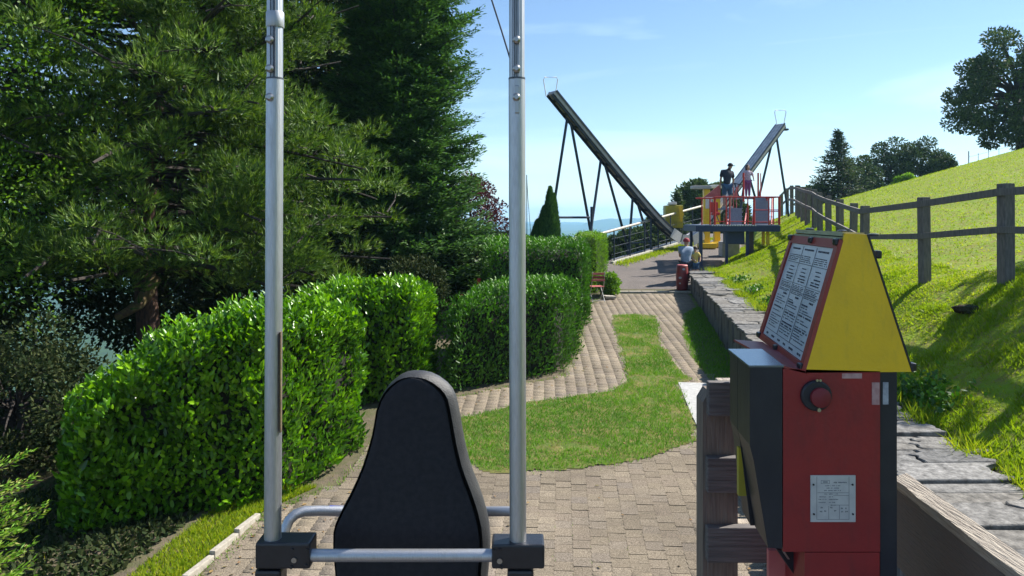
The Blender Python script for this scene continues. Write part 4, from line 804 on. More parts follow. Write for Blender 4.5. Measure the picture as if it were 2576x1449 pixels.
def stair(x0, x1, y0, n, rise, run, z0, nm='stair'):
    for k in range(n): MB().bbox(((x0+x1)/2+.31*run*(k+.5), y0+run*(k+.5), z0+rise*(k+1)), (x1-x0, run*.92, .035), .005).build('tread', M['tread'], pf)
    for k in range(n): MB().bbox(((x0+x1)/2+.31*run*(k+.03), y0+run*(k+.03), z0+rise*(k+.5)), (x1-x0-.02, .012, rise*.86), .003).build('riser', M['tread'], pf)
stair(8.08, 8.64, 27.75, 4, .155, .22, zf); stair(9.03, 9.62, 27.6, 7, .150, .20, zf)
MB().bbox((8.36, 28.95, zf+.60), (.7, .7, .05), .01).build('landing', M['tread'], pf); MB().bbox((9.33, 29.4, zf+1.03), (.8, .75, .05), .01).build('landing', M['tread'], pf)
for xx in (9.05, 9.62): bar((xx, 28.9, zf+.9), (xx, 28.9, zf+2.02), .035, 'pred', 'grab_bar')
bar((9.72, 28.9, zf+.9), (9.72, 28.9, zf+2.0), .02, 'pink', 'grab_bar')
for xx in (8.62, 8.74): bar((xx, 28.8, zf+.5), (xx, 28.8, zf+1.45), .02, 'pink', 'grab_bar')
bar((8.72, 29.1, zf+1.62), (9.1, 29.1, zf+1.55), .02, 'leg', 'grab_bar'); bar((8.76, 29.1, zf+1.62), (9.0, 29.1, zf+.9), .025, 'leg', 'grab_bar')
MB().prism([(7.6, 29.6, zf+1.02), (8.35, 29.6, zf+1.02), (8.35, 29.6, zf+1.62)], (0, .05, 0)).build('side_panel', M['pink'], pf)
MB().prism([(8.84, 29.7, zf+1.0), (9.1, 29.7, zf+1.0), (9.1, 29.7, zf+1.62)], (0, .05, 0)).build('side_panel', M['pink'], pf)
MB().bbox((7.62, 28.6, zf+.84), (.26, .06, .44), .01).build('notice_board', M['white'], pf)
# ride seat waiting at the platform
rs_ = empty('swing_chair', (7.75, 28.3, zf), 'bright red ride seat standing at the back of the blue platform', 'seat')
MB().bbox((7.78, 28.3, zf+.42), (.30, .30, .12), .04).build('cushion', M['pred'], rs_); MB().bbox((7.78, 28.46, zf+.66), (.30, .08, .42), .04).build('backrest', M['pred'], rs_)
for s_ in (-1, 1): MB().tube([(7.78+s_*.05, 28.3, zf+.36), (7.78+s_*.17, 28.2, zf)], .018, 6).build('leg', M['leg'], rs_)
# yellow pylons
for k, (px_, zt_, lab) in enumerate(((1777, 476, 'left one of two yellow pylons with grey cap behind the platform rail'), (1803, 474, 'right one of two yellow pylons with pale cap behind the platform rail'))):
    yy = 33.0+k*.5; x_ = (px_-CX)*yy/F; z0 = Hz(x_, yy); zt_ = CZ+(HY-zt_)*yy/F
    o = empty('yellow_pylon', (x_, yy, z0), lab, 'pylon', 'yellow pylons behind the platform'); MB().bbox((x_, yy, (z0+zt_)/2), (.27, .27, zt_-z0), .03).build('post', M['pyel'], o)
    MB().bbox((x_+(.15 if k else -.25), yy, zt_+.08), (.85, .5, .14), .03).build('cap', M['white'] if k else M['track'], o); MB().bbox((x_, yy-.1, z0+.12), (.75, .6, .24), .05).build('foot', M['pyel'], o)
ym = empty('yellow_machine', (7.2, 34.6, Hz(7.2, 34.6)), 'olive yellow sheet metal cabin left of the platform behind the pipe railing', 'machine')
c_ = P(1693, 545, 34.6); MB().bbox(c_, (.82, .6, 1.05), .05).build('body', M['yolive'], ym); MB().bbox(c_+Vector((-.05, -.1, .62)), (.36, .3, .12), .02).build('hatch', M['white'], ym)
MB().prism([c_+Vector((.18, -.36, .45)), c_+Vector((.30, -.36, -.25)), c_+Vector((.42, -.36, .1)), c_+Vector((.30, -.36, .48))], (0, -.04, 0)).build('arrow_plate', M['pyel'], ym)
for s_ in (-.3, .3): MB().tube([c_+Vector((s_, 0, -.5)), (c_.x+s_, 34.6, Hz(c_.x+s_, 34.6)-.1)], .04, 7).build('leg', M['leg'], ym)
# ------------------------------------------------------------------ people
def skin_mesh(name, J, R, E, m, parent, sub=2, root=0, solid=True):
    org = ORG.get(parent, Vector()) if parent is not None and parent in ORG else Vector()
    q = parent
    while q is not None and q not in ORG: q = q.parent
    if q is not None: org = ORG[q]
    keys = list(J); me = bpy.data.meshes.new(name); me.from_pydata([tuple(Vector(J[k])-org) for k in keys], [(keys.index(a), keys.index(b)) for a, b in E], [])
    o = bpy.data.objects.new(name, me); COL.objects.link(o)
    md = o.modifiers.new('skin', 'SKIN'); md.use_smooth_shade = True
    for i, k in enumerate(keys):
        r = R[k]; r = r if isinstance(r, tuple) else (r, r); me.skin_vertices[0].data[i].radius = r
    me.skin_vertices[0].data[root].use_root = True
    sb = o.modifiers.new('sub', 'SUBSURF'); sb.levels = sub; sb.render_levels = sub; me.materials.append(m)
    dg = bpy.context.evaluated_depsgraph_get(); ev = o.evaluated_get(dg); me2 = bpy.data.meshes.new_from_object(ev); me2.name = name
    bpy.data.objects.remove(o); me2.materials.clear(); me2.materials.append(m)
    o = bpy.data.objects.new(name, me2); COL.objects.link(o); me2.polygons.foreach_set('use_smooth', [True]*len(me2.polygons))
    if parent is not None: o.parent = parent
    return o
BE = [('pel', 'waist'), ('waist', 'chest'), ('chest', 'neck'), ('neck', 'head'), ('head', 'crown'), ('chest', 'shl'), ('shl', 'ell'), ('ell', 'wrl'), ('wrl', 'hal'), ('chest', 'shr'), ('shr', 'elr'), ('elr', 'wrr'), ('wrr', 'har'),
      ('pel', 'hil'), ('hil', 'knl'), ('knl', 'anl'), ('anl', 'tol'), ('pel', 'hir'), ('hir', 'knr'), ('knr', 'anr'), ('anr', 'tor')]
def figure(label, base, J, h, clothes, hairm, cap=None, hairlong=False, shoes='barkd'):
    """joints given in units of body height from the base point"""
    root = empty('person', base, label, 'person'); b = Vector(base); Jw = {k: b+Vector(v)*h for k, v in J.items() if k != '_f'}
    R = {'pel': .075, 'waist': .066, 'chest': .076, 'neck': .030, 'head': .047, 'crown': .040, 'shl': .036, 'ell': .024, 'wrl': .017, 'hal': .017, 'shr': .036, 'elr': .024, 'wrr': .017, 'har': .017,
         'hil': .056, 'knl': .036, 'anl': .022, 'tol': .020, 'hir': .056, 'knr': .036, 'anr': .022, 'tor': .020}
    R = {k: v*h for k, v in R.items()}; RB = {k: v*(.74 if k in ('chest', 'waist', 'pel', 'shl', 'shr', 'hil', 'hir') else 1) for k, v in R.items()}; body = skin_mesh('body', Jw, RB, BE, M['skin'], root)
    def cloth(nm, keys, extra, m, mul=1.0):
        Jc = {k: Jw[k] for k in keys}; E = [e for e in BE if e[0] in keys and e[1] in keys]; Rc = {k: R[k]*mul+extra*h for k in keys}; return skin_mesh(nm, Jc, Rc, E, m, root)
    for nm, keys, extra, m in clothes:
        Jc = {}; Rc = {}
        for k in keys:
            if k == '~nk': Jc[k] = Jw['chest'].lerp(Jw['neck'], .6); Rc[k] = .050*h+extra*h
            elif k[0] == '~': a_, b_ = {'~ell': ('shl', 'ell'), '~elr': ('shr', 'elr'), '~knl': ('hil', 'knl'), '~knr': ('hir', 'knr')}[k]; Jc[k] = Jw[a_].lerp(Jw[b_], .75); Rc[k] = (R[a_]+R[b_])/2+extra*h
            else: Jc[k] = Jw[k]; Rc[k] = R[k]+extra*h+(.008*h if k in ('chest', 'shl', 'shr') else 0)
        E = [e for e in BE if e[0] in Jc and e[1] in Jc]
        for k, p_ in (('~nk', 'chest'), ('~ell', 'shl'), ('~elr', 'shr'), ('~knl', 'hil'), ('~knr', 'hir')):
            if k in Jc: E.append((p_, k))
        skin_mesh(nm, Jc, Rc, E, M[m], root, 1)
    hd = Jw['head']; cr_ = Jw['crown']; ax = (cr_-hd).normalized(); fw = Vector(J.get('_f', (0, 1, 0)))
    bm = bmesh.new(); bmesh.ops.create_uvsphere(bm, u_segments=14, v_segments=9, radius=.062*h); 
    c_ = hd.lerp(cr_, .62)-fw*h*.012; mb = MB(); bm.verts.ensure_lookup_table()
    vs = []
    for v_ in bm.verts:
        q = v_.co.copy(); q.z *= 1.05
        if hairlong and q.z < 0: q.z *= 3.0; q.x *= 1.15
        vs.append(c_+q-(fw*h*.02 if hairlong else Vector()))
    mb.add(vs, [tuple(x.index for x in f.verts) for f in bm.faces if hairlong or f.calc_center_median().z > -.018*h]); bm.free()
    mb.build('cap' if cap else 'hair', M[cap or hairm], root, True)
    if cap: MB().bbox(c_+fw*h*.075+Vector((0, 0, .0)), (.075*h if abs(fw.y) > .5 else .09*h, .09*h if abs(fw.y) > .5 else .075*h, .012*h), .004).build('cap_brim', M[cap], root)
    for s_ in ('l', 'r'):
        t_ = Jw['to'+s_]; a_ = Jw['an'+s_]; d = (t_-a_); d.z = 0; MB().bbox((t_+a_)/2-Vector((0, 0, .012*h)), (d.length+.05*h, .055*h, .045*h), .012*h, d.to_track_quat('X', 'Z').to_euler()).build('shoe', M[shoes], root)
    return root
SH = ['waist', 'chest', 'shl', 'shr', '~ell', '~elr', 'pel', '~nk']
# bending man on the stairs (seen from behind, looking right and down)
figure('person in dark t-shirt, blue shorts and black cap bending on the left stair', (8.36, 28.75, zf+.64), dict(
  pel=(0, 0, .50), waist=(.01, .02, .60), chest=(.03, .05, .75), neck=(.075, .09, .85), head=(.10, .11, .885), crown=(.125, .12, .945), shl=(-.085, .06, .79), ell=(-.12, .06, .62), wrl=(-.125, .09, .49), hal=(-.125, .1, .44),
  shr=(.125, .06, .77), elr=(.165, .09, .61), wrr=(.165, .13, .49), har=(.16, .14, .44), hil=(-.05, 0, .47), knl=(-.055, .02, .26), anl=(-.06, 0, .035), tol=(-.06, .07, .02), hir=(.05, 0, .47), knr=(.075, .02, .26), anr=(.075, -.01, .035), tor=(.11, .05, .02), _f=(.8, .5, 0)), 1.80,
  [('shirt', SH, .012, 'navy'), ('shorts', ['pel', 'hil', 'hir', 'knl', 'knr'], .013, 'denim')], 'hair', 'capblk', shoes='track')
figure('person, a long haired child in lilac top on the upper landing of the right stair', (9.34, 29.3, zf+1.06), dict(
  pel=(0, 0, .50), waist=(0, 0, .60), chest=(0, 0, .73), neck=(0, -.01, .83), head=(0, -.02, .875), crown=(0, -.01, .94), shl=(-.095, 0, .77), ell=(-.15, -.02, .64), wrl=(-.155, -.08, .52), hal=(-.155, -.1, .48),
  shr=(.095, 0, .77), elr=(.15, -.02, .64), wrr=(.155, -.08, .52), har=(.155, -.1, .48), hil=(-.045, 0, .47), knl=(-.045, -.01, .26), anl=(-.045, 0, .035), tol=(-.045, -.06, .02), hir=(.045, 0, .47), knr=(.045, -.01, .26), anr=(.045, 0, .035), tor=(.045, -.06, .02), _f=(0, -1, 0)), 1.34,
  [('top', SH+['ell', 'elr'], .016, 'lilac'), ('trousers', ['pel', 'hil', 'hir', 'knl', 'knr', 'anl', 'anr'], .012, 'purple')], 'hair', hairlong=True)
figure('person in khaki clothes and white cap behind the platform rail between the stairs', (8.86, 30.2, Hz(8.86, 30.2)+.62), dict(
  pel=(0, 0, .50), waist=(0, .01, .60), chest=(0, .02, .73), neck=(.01, .03, .83), head=(.01, .04, .875), crown=(.02, .05, .94), shl=(-.1, .02, .77), ell=(-.13, .03, .62), wrl=(-.12, .10, .5), hal=(-.12, .12, .46),
  shr=(.1, .02, .77), elr=(.13, .03, .62), wrr=(.12, .1, .5), har=(.12, .12, .46), hil=(-.05, 0, .47), knl=(-.05, 0, .26), anl=(-.05, 0, .035), tol=(-.05, .06, .02), hir=(.05, 0, .47), knr=(.05, 0, .26), anr=(.05, 0, .035), tor=(.05, .06, .02), _f=(0, 1, 0)), 1.45,
  [('shirt', SH, .014, 'khaki'), ('trousers', ['pel', 'hil', 'hir', 'knl', 'knr', 'anl', 'anr'], .012, 'khaki')], 'hair', 'white')
# stage for that person so that the feet rest on something
MB().bbox((8.86, 30.2, Hz(8.86, 30.2)+.30), (.7, .6, .64), .02).build('rear_step', M['track'], pf)
# woman crouched on the wall end, back to us, and child in yellow
wz = float(ZT(24.6)); wy = 25.2
figure('person in red cap and loose pale blue shirt crouching behind the litter bin', (5.92, wy, float(g(wy))+.02), dict(
  pel=(0, 0, .34), waist=(.0, .03, .43), chest=(.03, .07, .57), neck=(.03, .09, .67), head=(.035, .10, .71), crown=(.04, .11, .775), shl=(-.09, .06, .61), ell=(-.08, .12, .47), wrl=(.06, .2, .42), hal=(.10, .21, .42),
  shr=(.13, .06, .60), elr=(.17, .08, .45), wrr=(.23, .14, .42), har=(.26, .15, .43), hil=(-.055, 0, .32), knl=(-.07, .2, .27), anl=(-.06, .13, .035), tol=(-.06, .2, .02), hir=(.055, 0, .32), knr=(.09, .2, .28), anr=(.08, .13, .035), tor=(.08, .2, .02), _f=(.3, .8, 0)), 1.85,
  [('shirt', SH, .024, 'paleblue'), ('trousers', ['pel', 'hil', 'hir', 'knl', 'knr', 'anl', 'anr'], .018, 'navy')], 'hair', 'caprd')
figure('person, a small child in yellow top held by the crouching person', (6.28, 25.35, float(g(25.35))+.02), dict(
  pel=(0, 0, .50), waist=(.0, 0, .60), chest=(.0, 0, .73), neck=(0, 0, .83), head=(0, 0, .875), crown=(0, 0, .94), shl=(-.1, 0, .77), ell=(-.1, -.08, .64), wrl=(-.02, -.14, .56), hal=(0, -.16, .55),
  shr=(.1, 0, .77), elr=(.13, -.06, .64), wrr=(.10, -.13, .56), har=(.08, -.15, .55), hil=(-.05, 0, .47), knl=(-.05, -.02, .26), anl=(-.05, 0, .035), tol=(-.05, -.07, .02), hir=(.05, 0, .47), knr=(.05, -.02, .26), anr=(.05, 0, .035), tor=(.05, -.07, .02), _f=(-.6, -.6, 0)), 1.22,
  [('top', SH, .014, 'clyel'), ('shorts', ['pel', 'hil', 'hir', '~knl', '~knr'], .014, 'denim')], 'hair')
# ------------------------------------------------------------------ bin, chair, small things
bx_, by_ = (1716-CX)*24.2/F, 24.2; bz_ = float(g(24.2)); bn = empty('litter_bin', (bx_, by_, bz_), 'dark red barrel shaped litter bin with pale round marks by the wall end', 'litter bin')
mb = MB(); prof = [(.165, 0), (.185, .06), (.20, .30), (.20, .52), (.185, .72), (.165, .80)]; n = 20; v = []
for r_, z_ in prof: v += [(bx_+r_*math.cos(k*2*math.pi/n), by_+r_*math.sin(k*2*math.pi/n), bz_+z_+.01) for k in range(n)]
f = [(i*n+k, i*n+(k+1) % n, (i+1)*n+(k+1) % n, (i+1)*n+k) for i in range(len(prof)-1) for k in range(n)]+[tuple(range(n))[::-1]]
mb.add(v, f).build('drum', M['binred'], bn, True); MB().tube([(bx_, by_, bz_+.80), (bx_, by_, bz_+.835)], [.185, .16], 20).build('lid', M['pink'], bn, True); MB().tube([(bx_, by_, bz_+.54), (bx_, by_, bz_+.565)], .204, 20).build('hoop', M['kred'], bn, True)
for a_, z_, r_ in ((-2.1, .42, .05), (-1.55, .70, .045), (-2.15, .24, .035)):
    d = Vector((math.cos(a_), math.sin(a_), 0)); c_ = Vector((bx_, by_, bz_+z_))+d*.197; s_ = Vector((-d.y, d.x, 0)); poly = [c_+s_*r_*math.cos(k*.5236)*1.0+Vector((0, 0, r_*.75*math.sin(k*.5236))) for k in range(12)]
    MB().prism(poly, d*.012).build('round_mark', M['scuff2'], bn)
cx0, cy0 = (1500-CX)*22.2/F, 22.2; cz0 = float(g(22.2)); gc = empty('garden_chair', (cx0, cy0, cz0), 'folding garden chair with red slatted back standing beside the hedge', 'chair')
rot = Euler((0, 0, math.radians(12)))
def cp(x_, y_, z_): q = Vector((x_, y_, z_)); q.rotate(rot); return q+Vector((cx0, cy0, cz0+.03))
for z_, m_ in ((.84, 'pink'), (.74, 'binred'), (.65, 'pink')): MB().bbox(cp(0, -.16+(z_-.5)*-.12, z_), (.42, .02, .065), .006, rot).build('back_slat', M[m_], gc)
for k in range(5): MB().bbox(cp(0, -.14+k*.085, .45), (.40, .06, .02), .005, rot).build('seat_slat', M['pink'], gc)
for s_ in (-.19, .19):
    MB().tube([cp(s_, .22, 0), cp(s_, -.12, .45), cp(s_, -.23, .90)], .013, 7).build('side_frame', M['track'], gc, True); MB().tube([cp(s_, -.24, 0), cp(s_, .18, .45)], .013, 7).build('leg', M['track'], gc, True)
MB().tube([cp(-.19, -.2, .05), cp(.19, -.2, .05)], .01, 6).build('cross_bar', M['track'], gc)
mb = MB(); sx_, sy_ = (1529-CX)*23/F, 22.7
mb.bbox((sx_, sy_, float(g(23))+.05), (.36, .3, .08), .02, Euler((.02, .05, .3))); tag(mb.build('flat_stone', M['curb']), 'flat pale stone lying beside the garden chair', 'stone')
# tall thin mast left of the cypress
fm = empty('mast', ((1326-CX)*31/F, 31, Hz(1.1, 31)), 'very thin dark mast with cable left of the cypress', 'mast')
MB().tube([(ORG[fm].x, 31, ORG[fm].z-.2), P(1325, 440, 31)], .02, 6).build('pole', M['leg'], fm); MB().tube([P(1325, 442, 31), P(1328, 500, 31.1), P(1332, 548, 31.2), P(1336, 600, 31.4)], .012, 5).build('cable', M['leg'], fm)
# playground ride glimpsed behind the hedges
pr_ = empty('playground_ride', (-1.2, 21.8, Hz(-1.2, 21.8)), 'red and yellow playground ride glimpsed behind the round hedge', 'playground ride')
yy = 18.9
MB().tube([P(1205, 700, yy), P(1203, 830, yy)], .05, 8).build('mast', M['ridered'], pr_, True); MB().tube([P(1162, 770, yy), P(1218, 742, yy)], .05, 8).build('beam', M['orange'], pr_, True)
MB().tube([P(1160, 778, yy-.1), P(1215, 762, yy-.1)], .045, 8).build('beam', M['ridered'], pr_, True); MB().bbox(P(1176, 796, yy), (.55, .4, .12), .03).build('base', M['rideblue'], pr_); MB().tube([P(1162, 740, yy), P(1162, 830, yy)], .04, 8).build('post', M['ridered'], pr_, True)
br = empty('blue_awning', (-4.4, 18.2, Hz(-4.4, 18.2)), 'bit of bright blue awning showing just above the laurel hedge', 'awning')
MB().bbox(P(812, 743, 16.2), (.62, .5, .12), .02, Euler((.1, 0, 0))).build('roof', M['bluetarp'], br)
for s_ in (-.25, .25): q = P(812, 743, 16.2); MB().tube([(q.x+s_, q.y, q.z), (q.x+s_, q.y, Hz(q.x, q.y)-.1)], .02, 6).build('post', M['leg'], br)
# ------------------------------------------------------------------ foreground swing seat with its poles
fs = empty('ride_gondola', (-.32, 2.05, 2.0), 'black padded ride seat between two tall metal poles in the foreground', 'ride seat')
SO = [(610, 1600), (598, 1449), (584, 1290), (585, 1180), (598, 1125), (620, 1075), (655, 1005), (690, 940), (732, 850), (770, 760), (802, 660), (830, 560), (845, 480), (856, 410), (878, 340), (905, 290), (940, 245), (1000, 197), (1045, 178), (1090, 170), (1150, 173), (1200, 184), (1250, 208), (1300, 245), (1335, 285), (1357, 330), (1372, 390), (1387, 470), (1402, 560), (1420, 650), (1442, 740), (1470, 825), (1502, 905), (1530, 985), (1555, 1070), (1572, 1150), (1580, 1240), (1578, 1320), (1568, 1449), (1550, 1600)]
seatY = 2.12; O2 = []
for a_, b_ in SO: w_ = P((900+a_/1.685)/1.4907, (1300+b_/1.685)/1.4907, seatY); O2.append((w_.x, w_.z))
O2 = np.array(O2); ctr = O2.mean(0)
def ring(scl, dx, dy, inset): 
    t = np.roll(O2, -1, 0)-np.roll(O2, 1, 0); t /= np.linalg.norm(t, axis=1, keepdims=True); nn_ = np.stack([t[:, 1], -t[:, 0]], 1)
    p = O2+nn_*inset; return [(x_+dx, seatY+dy, z_) for x_, z_ in p]
ins = [(0, .080, .016), (0, .070, .005), (0, .05, 0), (0, .03, 0.0), (-.004, .014, .004), (-.010, .004, .011)]
n = len(O2); v = []
for dx, dy, inset in ins: v += ring(1, dx, dy, inset)
f = [(i*n+k, i*n+(k+1) % n, (i+1)*n+(k+1) % n, (i+1)*n+k) for i in range(len(ins)-1) for k in range(n)]+[tuple(range(n))]
MB().add(v, f).build('backrest', M['rim'], fs, True)
ctrx = ctr[0]
v = []; n = len(O2)
for dy, inset in ((.008, .004), (.002, .006), (-.001, .012), (-.002, .020)):
    t = np.roll(O2, -1, 0)-np.roll(O2, 1, 0); t /= np.linalg.norm(t, axis=1, keepdims=True); nn_ = np.stack([t[:, 1], -t[:, 0]], 1)
    p = O2+nn_*inset; extra = np.clip(-nn_[:, 0], 0, 1)*.026+np.clip(-nn_[:, 1], 0, 1)*.008; p = p+nn_*extra[:, None]; v += [(x_, seatY+dy, z_) for x_, z_ in p]
f = [(i*n+k, i*n+(k+1) % n, (i+1)*n+(k+1) % n, (i+1)*n+k) for i in range(3) for k in range(n)]+[tuple(3*n+k for k in range(n))]
MB().add(v, f).build('back_pad', M['foam'], fs, True)
q = P(1033, 1560, 2.3); MB().bbox(q+Vector((0, .1, -.05)), (.44, .38, .10), .04).build('seat_cushion', M['foam'], fs)
def pole(xt, xb_, r0_, lab, sleeve):
    top = P(xt, -420, 2.0); bot = P(xb_, 1385, 2.0); jt = P(xt*.88+xb_*.12, 198, 2.0)
    po = MB().tube([jt, bot], r0_, 28).build('pole', M['alu'], fs, True)
    up = MB(); k = 36; v = []
    for c_ in (jt+Vector((0, 0, -.08)), top):
        for q in range(k):
            a_ = q*2*math.pi/k; rr_ = r0_*.93; 
            if q in (26, 27, 28): rr_ *= .86
            if q in (30, 32, 24): rr_ *= .95
            v.append(c_+Vector((math.cos(a_)*rr_, math.sin(a_)*rr_, 0)))
    up.add(v, [(q, (q+1) % k, k+(q+1) % k, k+q) for q in range(k)]+[tuple(range(k, 2*k))]); up.build('upper_tube', M['alu'], po, True)
    MB().tube([jt+Vector((0, 0, -.003)), jt+Vector((0, 0, .002))], r0_*1.015, 28).build('joint_ring', M['alu_dark'], po)
    for off in (-6, 0, 5): 
        x_ = xt+off; MB().box(P(x_-5, -50, 2.0-r0_*.93), (.0014, .003, 490/F*2.0)).build('groove', M['alu_dark'], po)
    for py_ in (105, 177, 248):
        c_ = P(xt-6 if xt < 1000 else xt-1, py_, 2.0); MB().tube([c_+Vector((0, -r0_*.75, 0)), c_+Vector((0, -r0_-.006, 0)), c_+Vector((0, -r0_-.010, 0))], [.0108, .0108, .006], 16).build('bolt', M['bolt'], po, True)
    if sleeve: MB().tube([P(xt, 70, 2.0), P(xt, 68, 2.0), P(xt, 33, 2.0), P(xt, 31, 2.0)], [r0_*1.0, r0_*1.05, r0_*1.05, r0_*1.0], 28).build('sleeve', M['collar'], po, True)
    else: MB().bbox(P(xt+1, 250, 2.0-r0_), (.012, .006, .075), .003).build('latch', M['bolt'], po)
pole(692, 686, .0228, 'l', True); pole(1300, 1303, .0225, 'r', False)
a_ = P(706, 960, 2.0-.010); MB().bbox(a_+Vector((.0015, -.004, 0)), (.0035, .012, .27), .001).build('cable_strip', M['moss'], fs)
MB().tube([P(770, 1397, 1.99), P(1240, 1397, 1.99)], .0165, 24).build('cross_tube', M['alu'], fs, True)
cv = [P(712, 1376, 2.3), P(713, 1356, 2.3), P(718, 1330, 2.31), P(728, 1308, 2.32), P(744, 1293, 2.33), P(766, 1286, 2.34), P(800, 1285, 2.35), P(900, 1286, 2.38), P(1200, 1287, 2.38), P(1300, 1286, 2.36), P(1305, 1330, 2.3), P(1305, 1390, 2.2)]
MB().tube(cv, .0160, 18).build('rear_hoop', M['alu'], fs, True); MB().tube([P(828, 1285, 2.36), P(868, 1286, 2.372)], .0166, 18).build('blue_band', M['rideblue'], fs, True)  # blue segment painted as a reflection on the hoop
for (x0, x1, y0, y1, bxs) in ((642, 780, 1366, 1431, ((735, 1383), (740, 1409), (733, 1427), (770, 1423), (773, 1384))), (1237, 1370, 1370, 1431, ((1243, 1385), (1257, 1383), (1257, 1411), (1262, 1427)))):
    a_ = P(x0, y0, 1.97); b_ = P(x1, y1, 1.97); c_ = (a_+b_)/2
    cl = MB().bbox(c_+Vector((0, .035, 0)), (b_.x-a_.x, .075, a_.z-b_.z), .006).build('clamp', M['black'], fs)
    pxm = 682 if x0 < 900 else 1309
    MB().bbox(P(pxm, 1520, 2.0), (.070, .065, .21), .008).build('post_socket', M['black'], fs)
    for bx0, by0 in bxs: q = P(bx0, by0, 1.967); MB().tube([q+Vector((0, .004, 0)), q+Vector((0, -.003, 0))], .0042 if (bx0, by0) not in ((740, 1409), (1257, 1411)) else .0072, 12).build('screw', M['bolt'] if by0 in (1409, 1411) else M['black'], cl, True)
cab = MB().tube([P(1205, -120, 2.05), P(1237, 0, 2.05), P(1262, 78, 2.03), P(1284, 150, 2.01)], .0024, 8).build('stay_cable', M['leg'], fs, True)
# deck under the camera, with its timber balustrade
dk = tag(bpy.data.objects.new('deck', None), kind='structure'); COL.objects.link(dk)
for k in range(26): MB().bbox((.0, -.1+k*.118, 2.0-.02), (3.1, .11, .04), .004).build('plank', M['woodx'], dk)
for xx in (-1.4, 1.4):
    for yy in (.2, 2.8): MB().bbox((xx, yy, .97), (.12, .12, 1.9), .01).build('leg', M['wood'], dk)
bl = empty('timber_balustrade', (.8, 2.9, 2.0), 'weathered timber post with three horizontal boards and side rail behind the kiosk', 'railing')
y_ = 2.9; a_ = P(1768, 958, y_); b_ = P(1860, 1700, y_)
MB().prism([P(1768, 1700, y_+.0), P(1856, 1700, y_), P(1856, 985, y_), P(1784, 985, y_), P(1768, 1012, y_)], (0, .10, 0)).build('post', M['wood'], bl)
for (py0, py1, x0, x1) in ((962, 1048, 1783, 2225), (1152, 1241, 1780, 2225), (1328, 1417, 1780, 1931)):
    p0 = P(x0, py0, y_-.045); p1 = P(x1, py1, y_-.045); MB().bbox(((p0.x+p1.x)/2, y_-.025, (p0.z+p1.z)/2), (p1.x-p0.x, .042, p0.z-p1.z), .006).build('board', M['woodx'], bl)
    MB().bbox(((p0.x+p1.x)/2+.02, y_+.025, p0.z-.012), (p1.x-p0.x-.06, .05, .02), .004).build('board_lit_top', M['wood_lit_top'], bl)  # pale strip painting the sunlit top of the board
# side rail running towards the camera on the right
v0 = Vector((1.545, 2.95, CZ-1.03)); v1 = Vector((1.42, 1.35, CZ-1.0)); nseg = 14; mb = MB(); mb2 = MB()
for side_ in range(nseg):
    f0, f1 = side_/nseg, (side_+1)/nseg
    random.seed(side_); w0 = .022+random.uniform(0, .012); random.seed(side_+1); w1 = .022+random.uniform(0, .012)
    p = v0.lerp(v1, f0); q = v0.lerp(v1, f1)
    mb2.add([p+Vector((-w0, 0, -.012+w0*.2)), q+Vector((-w1, 0, -.012+w1*.2)), q+Vector((.03, 0, .012)), p+Vector((.03, 0, .012)), p+Vector((-.022, 0, -.045)), q+Vector((-.022, 0, -.045)), q+Vector((.03, 0, -.045)), p+Vector((.03, 0, -.045))], [(0, 1, 2, 3), (0, 4, 5, 1), (3, 2, 6, 7), (4, 7, 6, 5)])
mb2.build('rail_lit_edge', M['wood_lit_top'], bl)  # split top of the rail, sunlight put into its pale colour
d_ = v1-v0; MB().bbox((v0+v1)/2+Vector((0, 0, -.205)), (.045, d_.length, .315), .006, Euler((0, 0, math.atan2(d_.y, d_.x)-math.pi/2+math.pi))).build('side_board', M['woody'], bl)
random.seed(5)
# ------------------------------------------------------------------ ticket / coin kiosk
kk_ = empty('coin_kiosk', (.99, 2.45, 2.0), 'red and black coin kiosk pillar with yellow roof shaped sign on top', 'kiosk')
YN, YF = 2.28, 2.92; SH_ = .14
def K(px, py, Y=YN): return P(px, py, Y)
# pillar
def extr(pts, dep, sh=.10): return [p for p in pts], Vector((dep*sh, dep, 0))
p_, o_ = extr([K(1970, 928), K(2214, 934), K(2214, 1388), K(1970, 1388)], .34); bd = MB().prism(p_, o_).build('pillar', M['kred'], kk_)
p_, o_ = extr([K(2024, 1390), K(2213, 1390), K(2213, 1825), K(2024, 1825)], .33); MB().prism(p_, o_).build('pedestal', M['kred'], kk_)
p_, o_ = extr([K(2216, 934), K(2258, 934), K(2258, 1825), K(2216, 1825)], .34, .0); MB().prism([q+Vector((0, .004, 0)) for q in p_], o_).build('side_panel', M['kblack'], kk_)
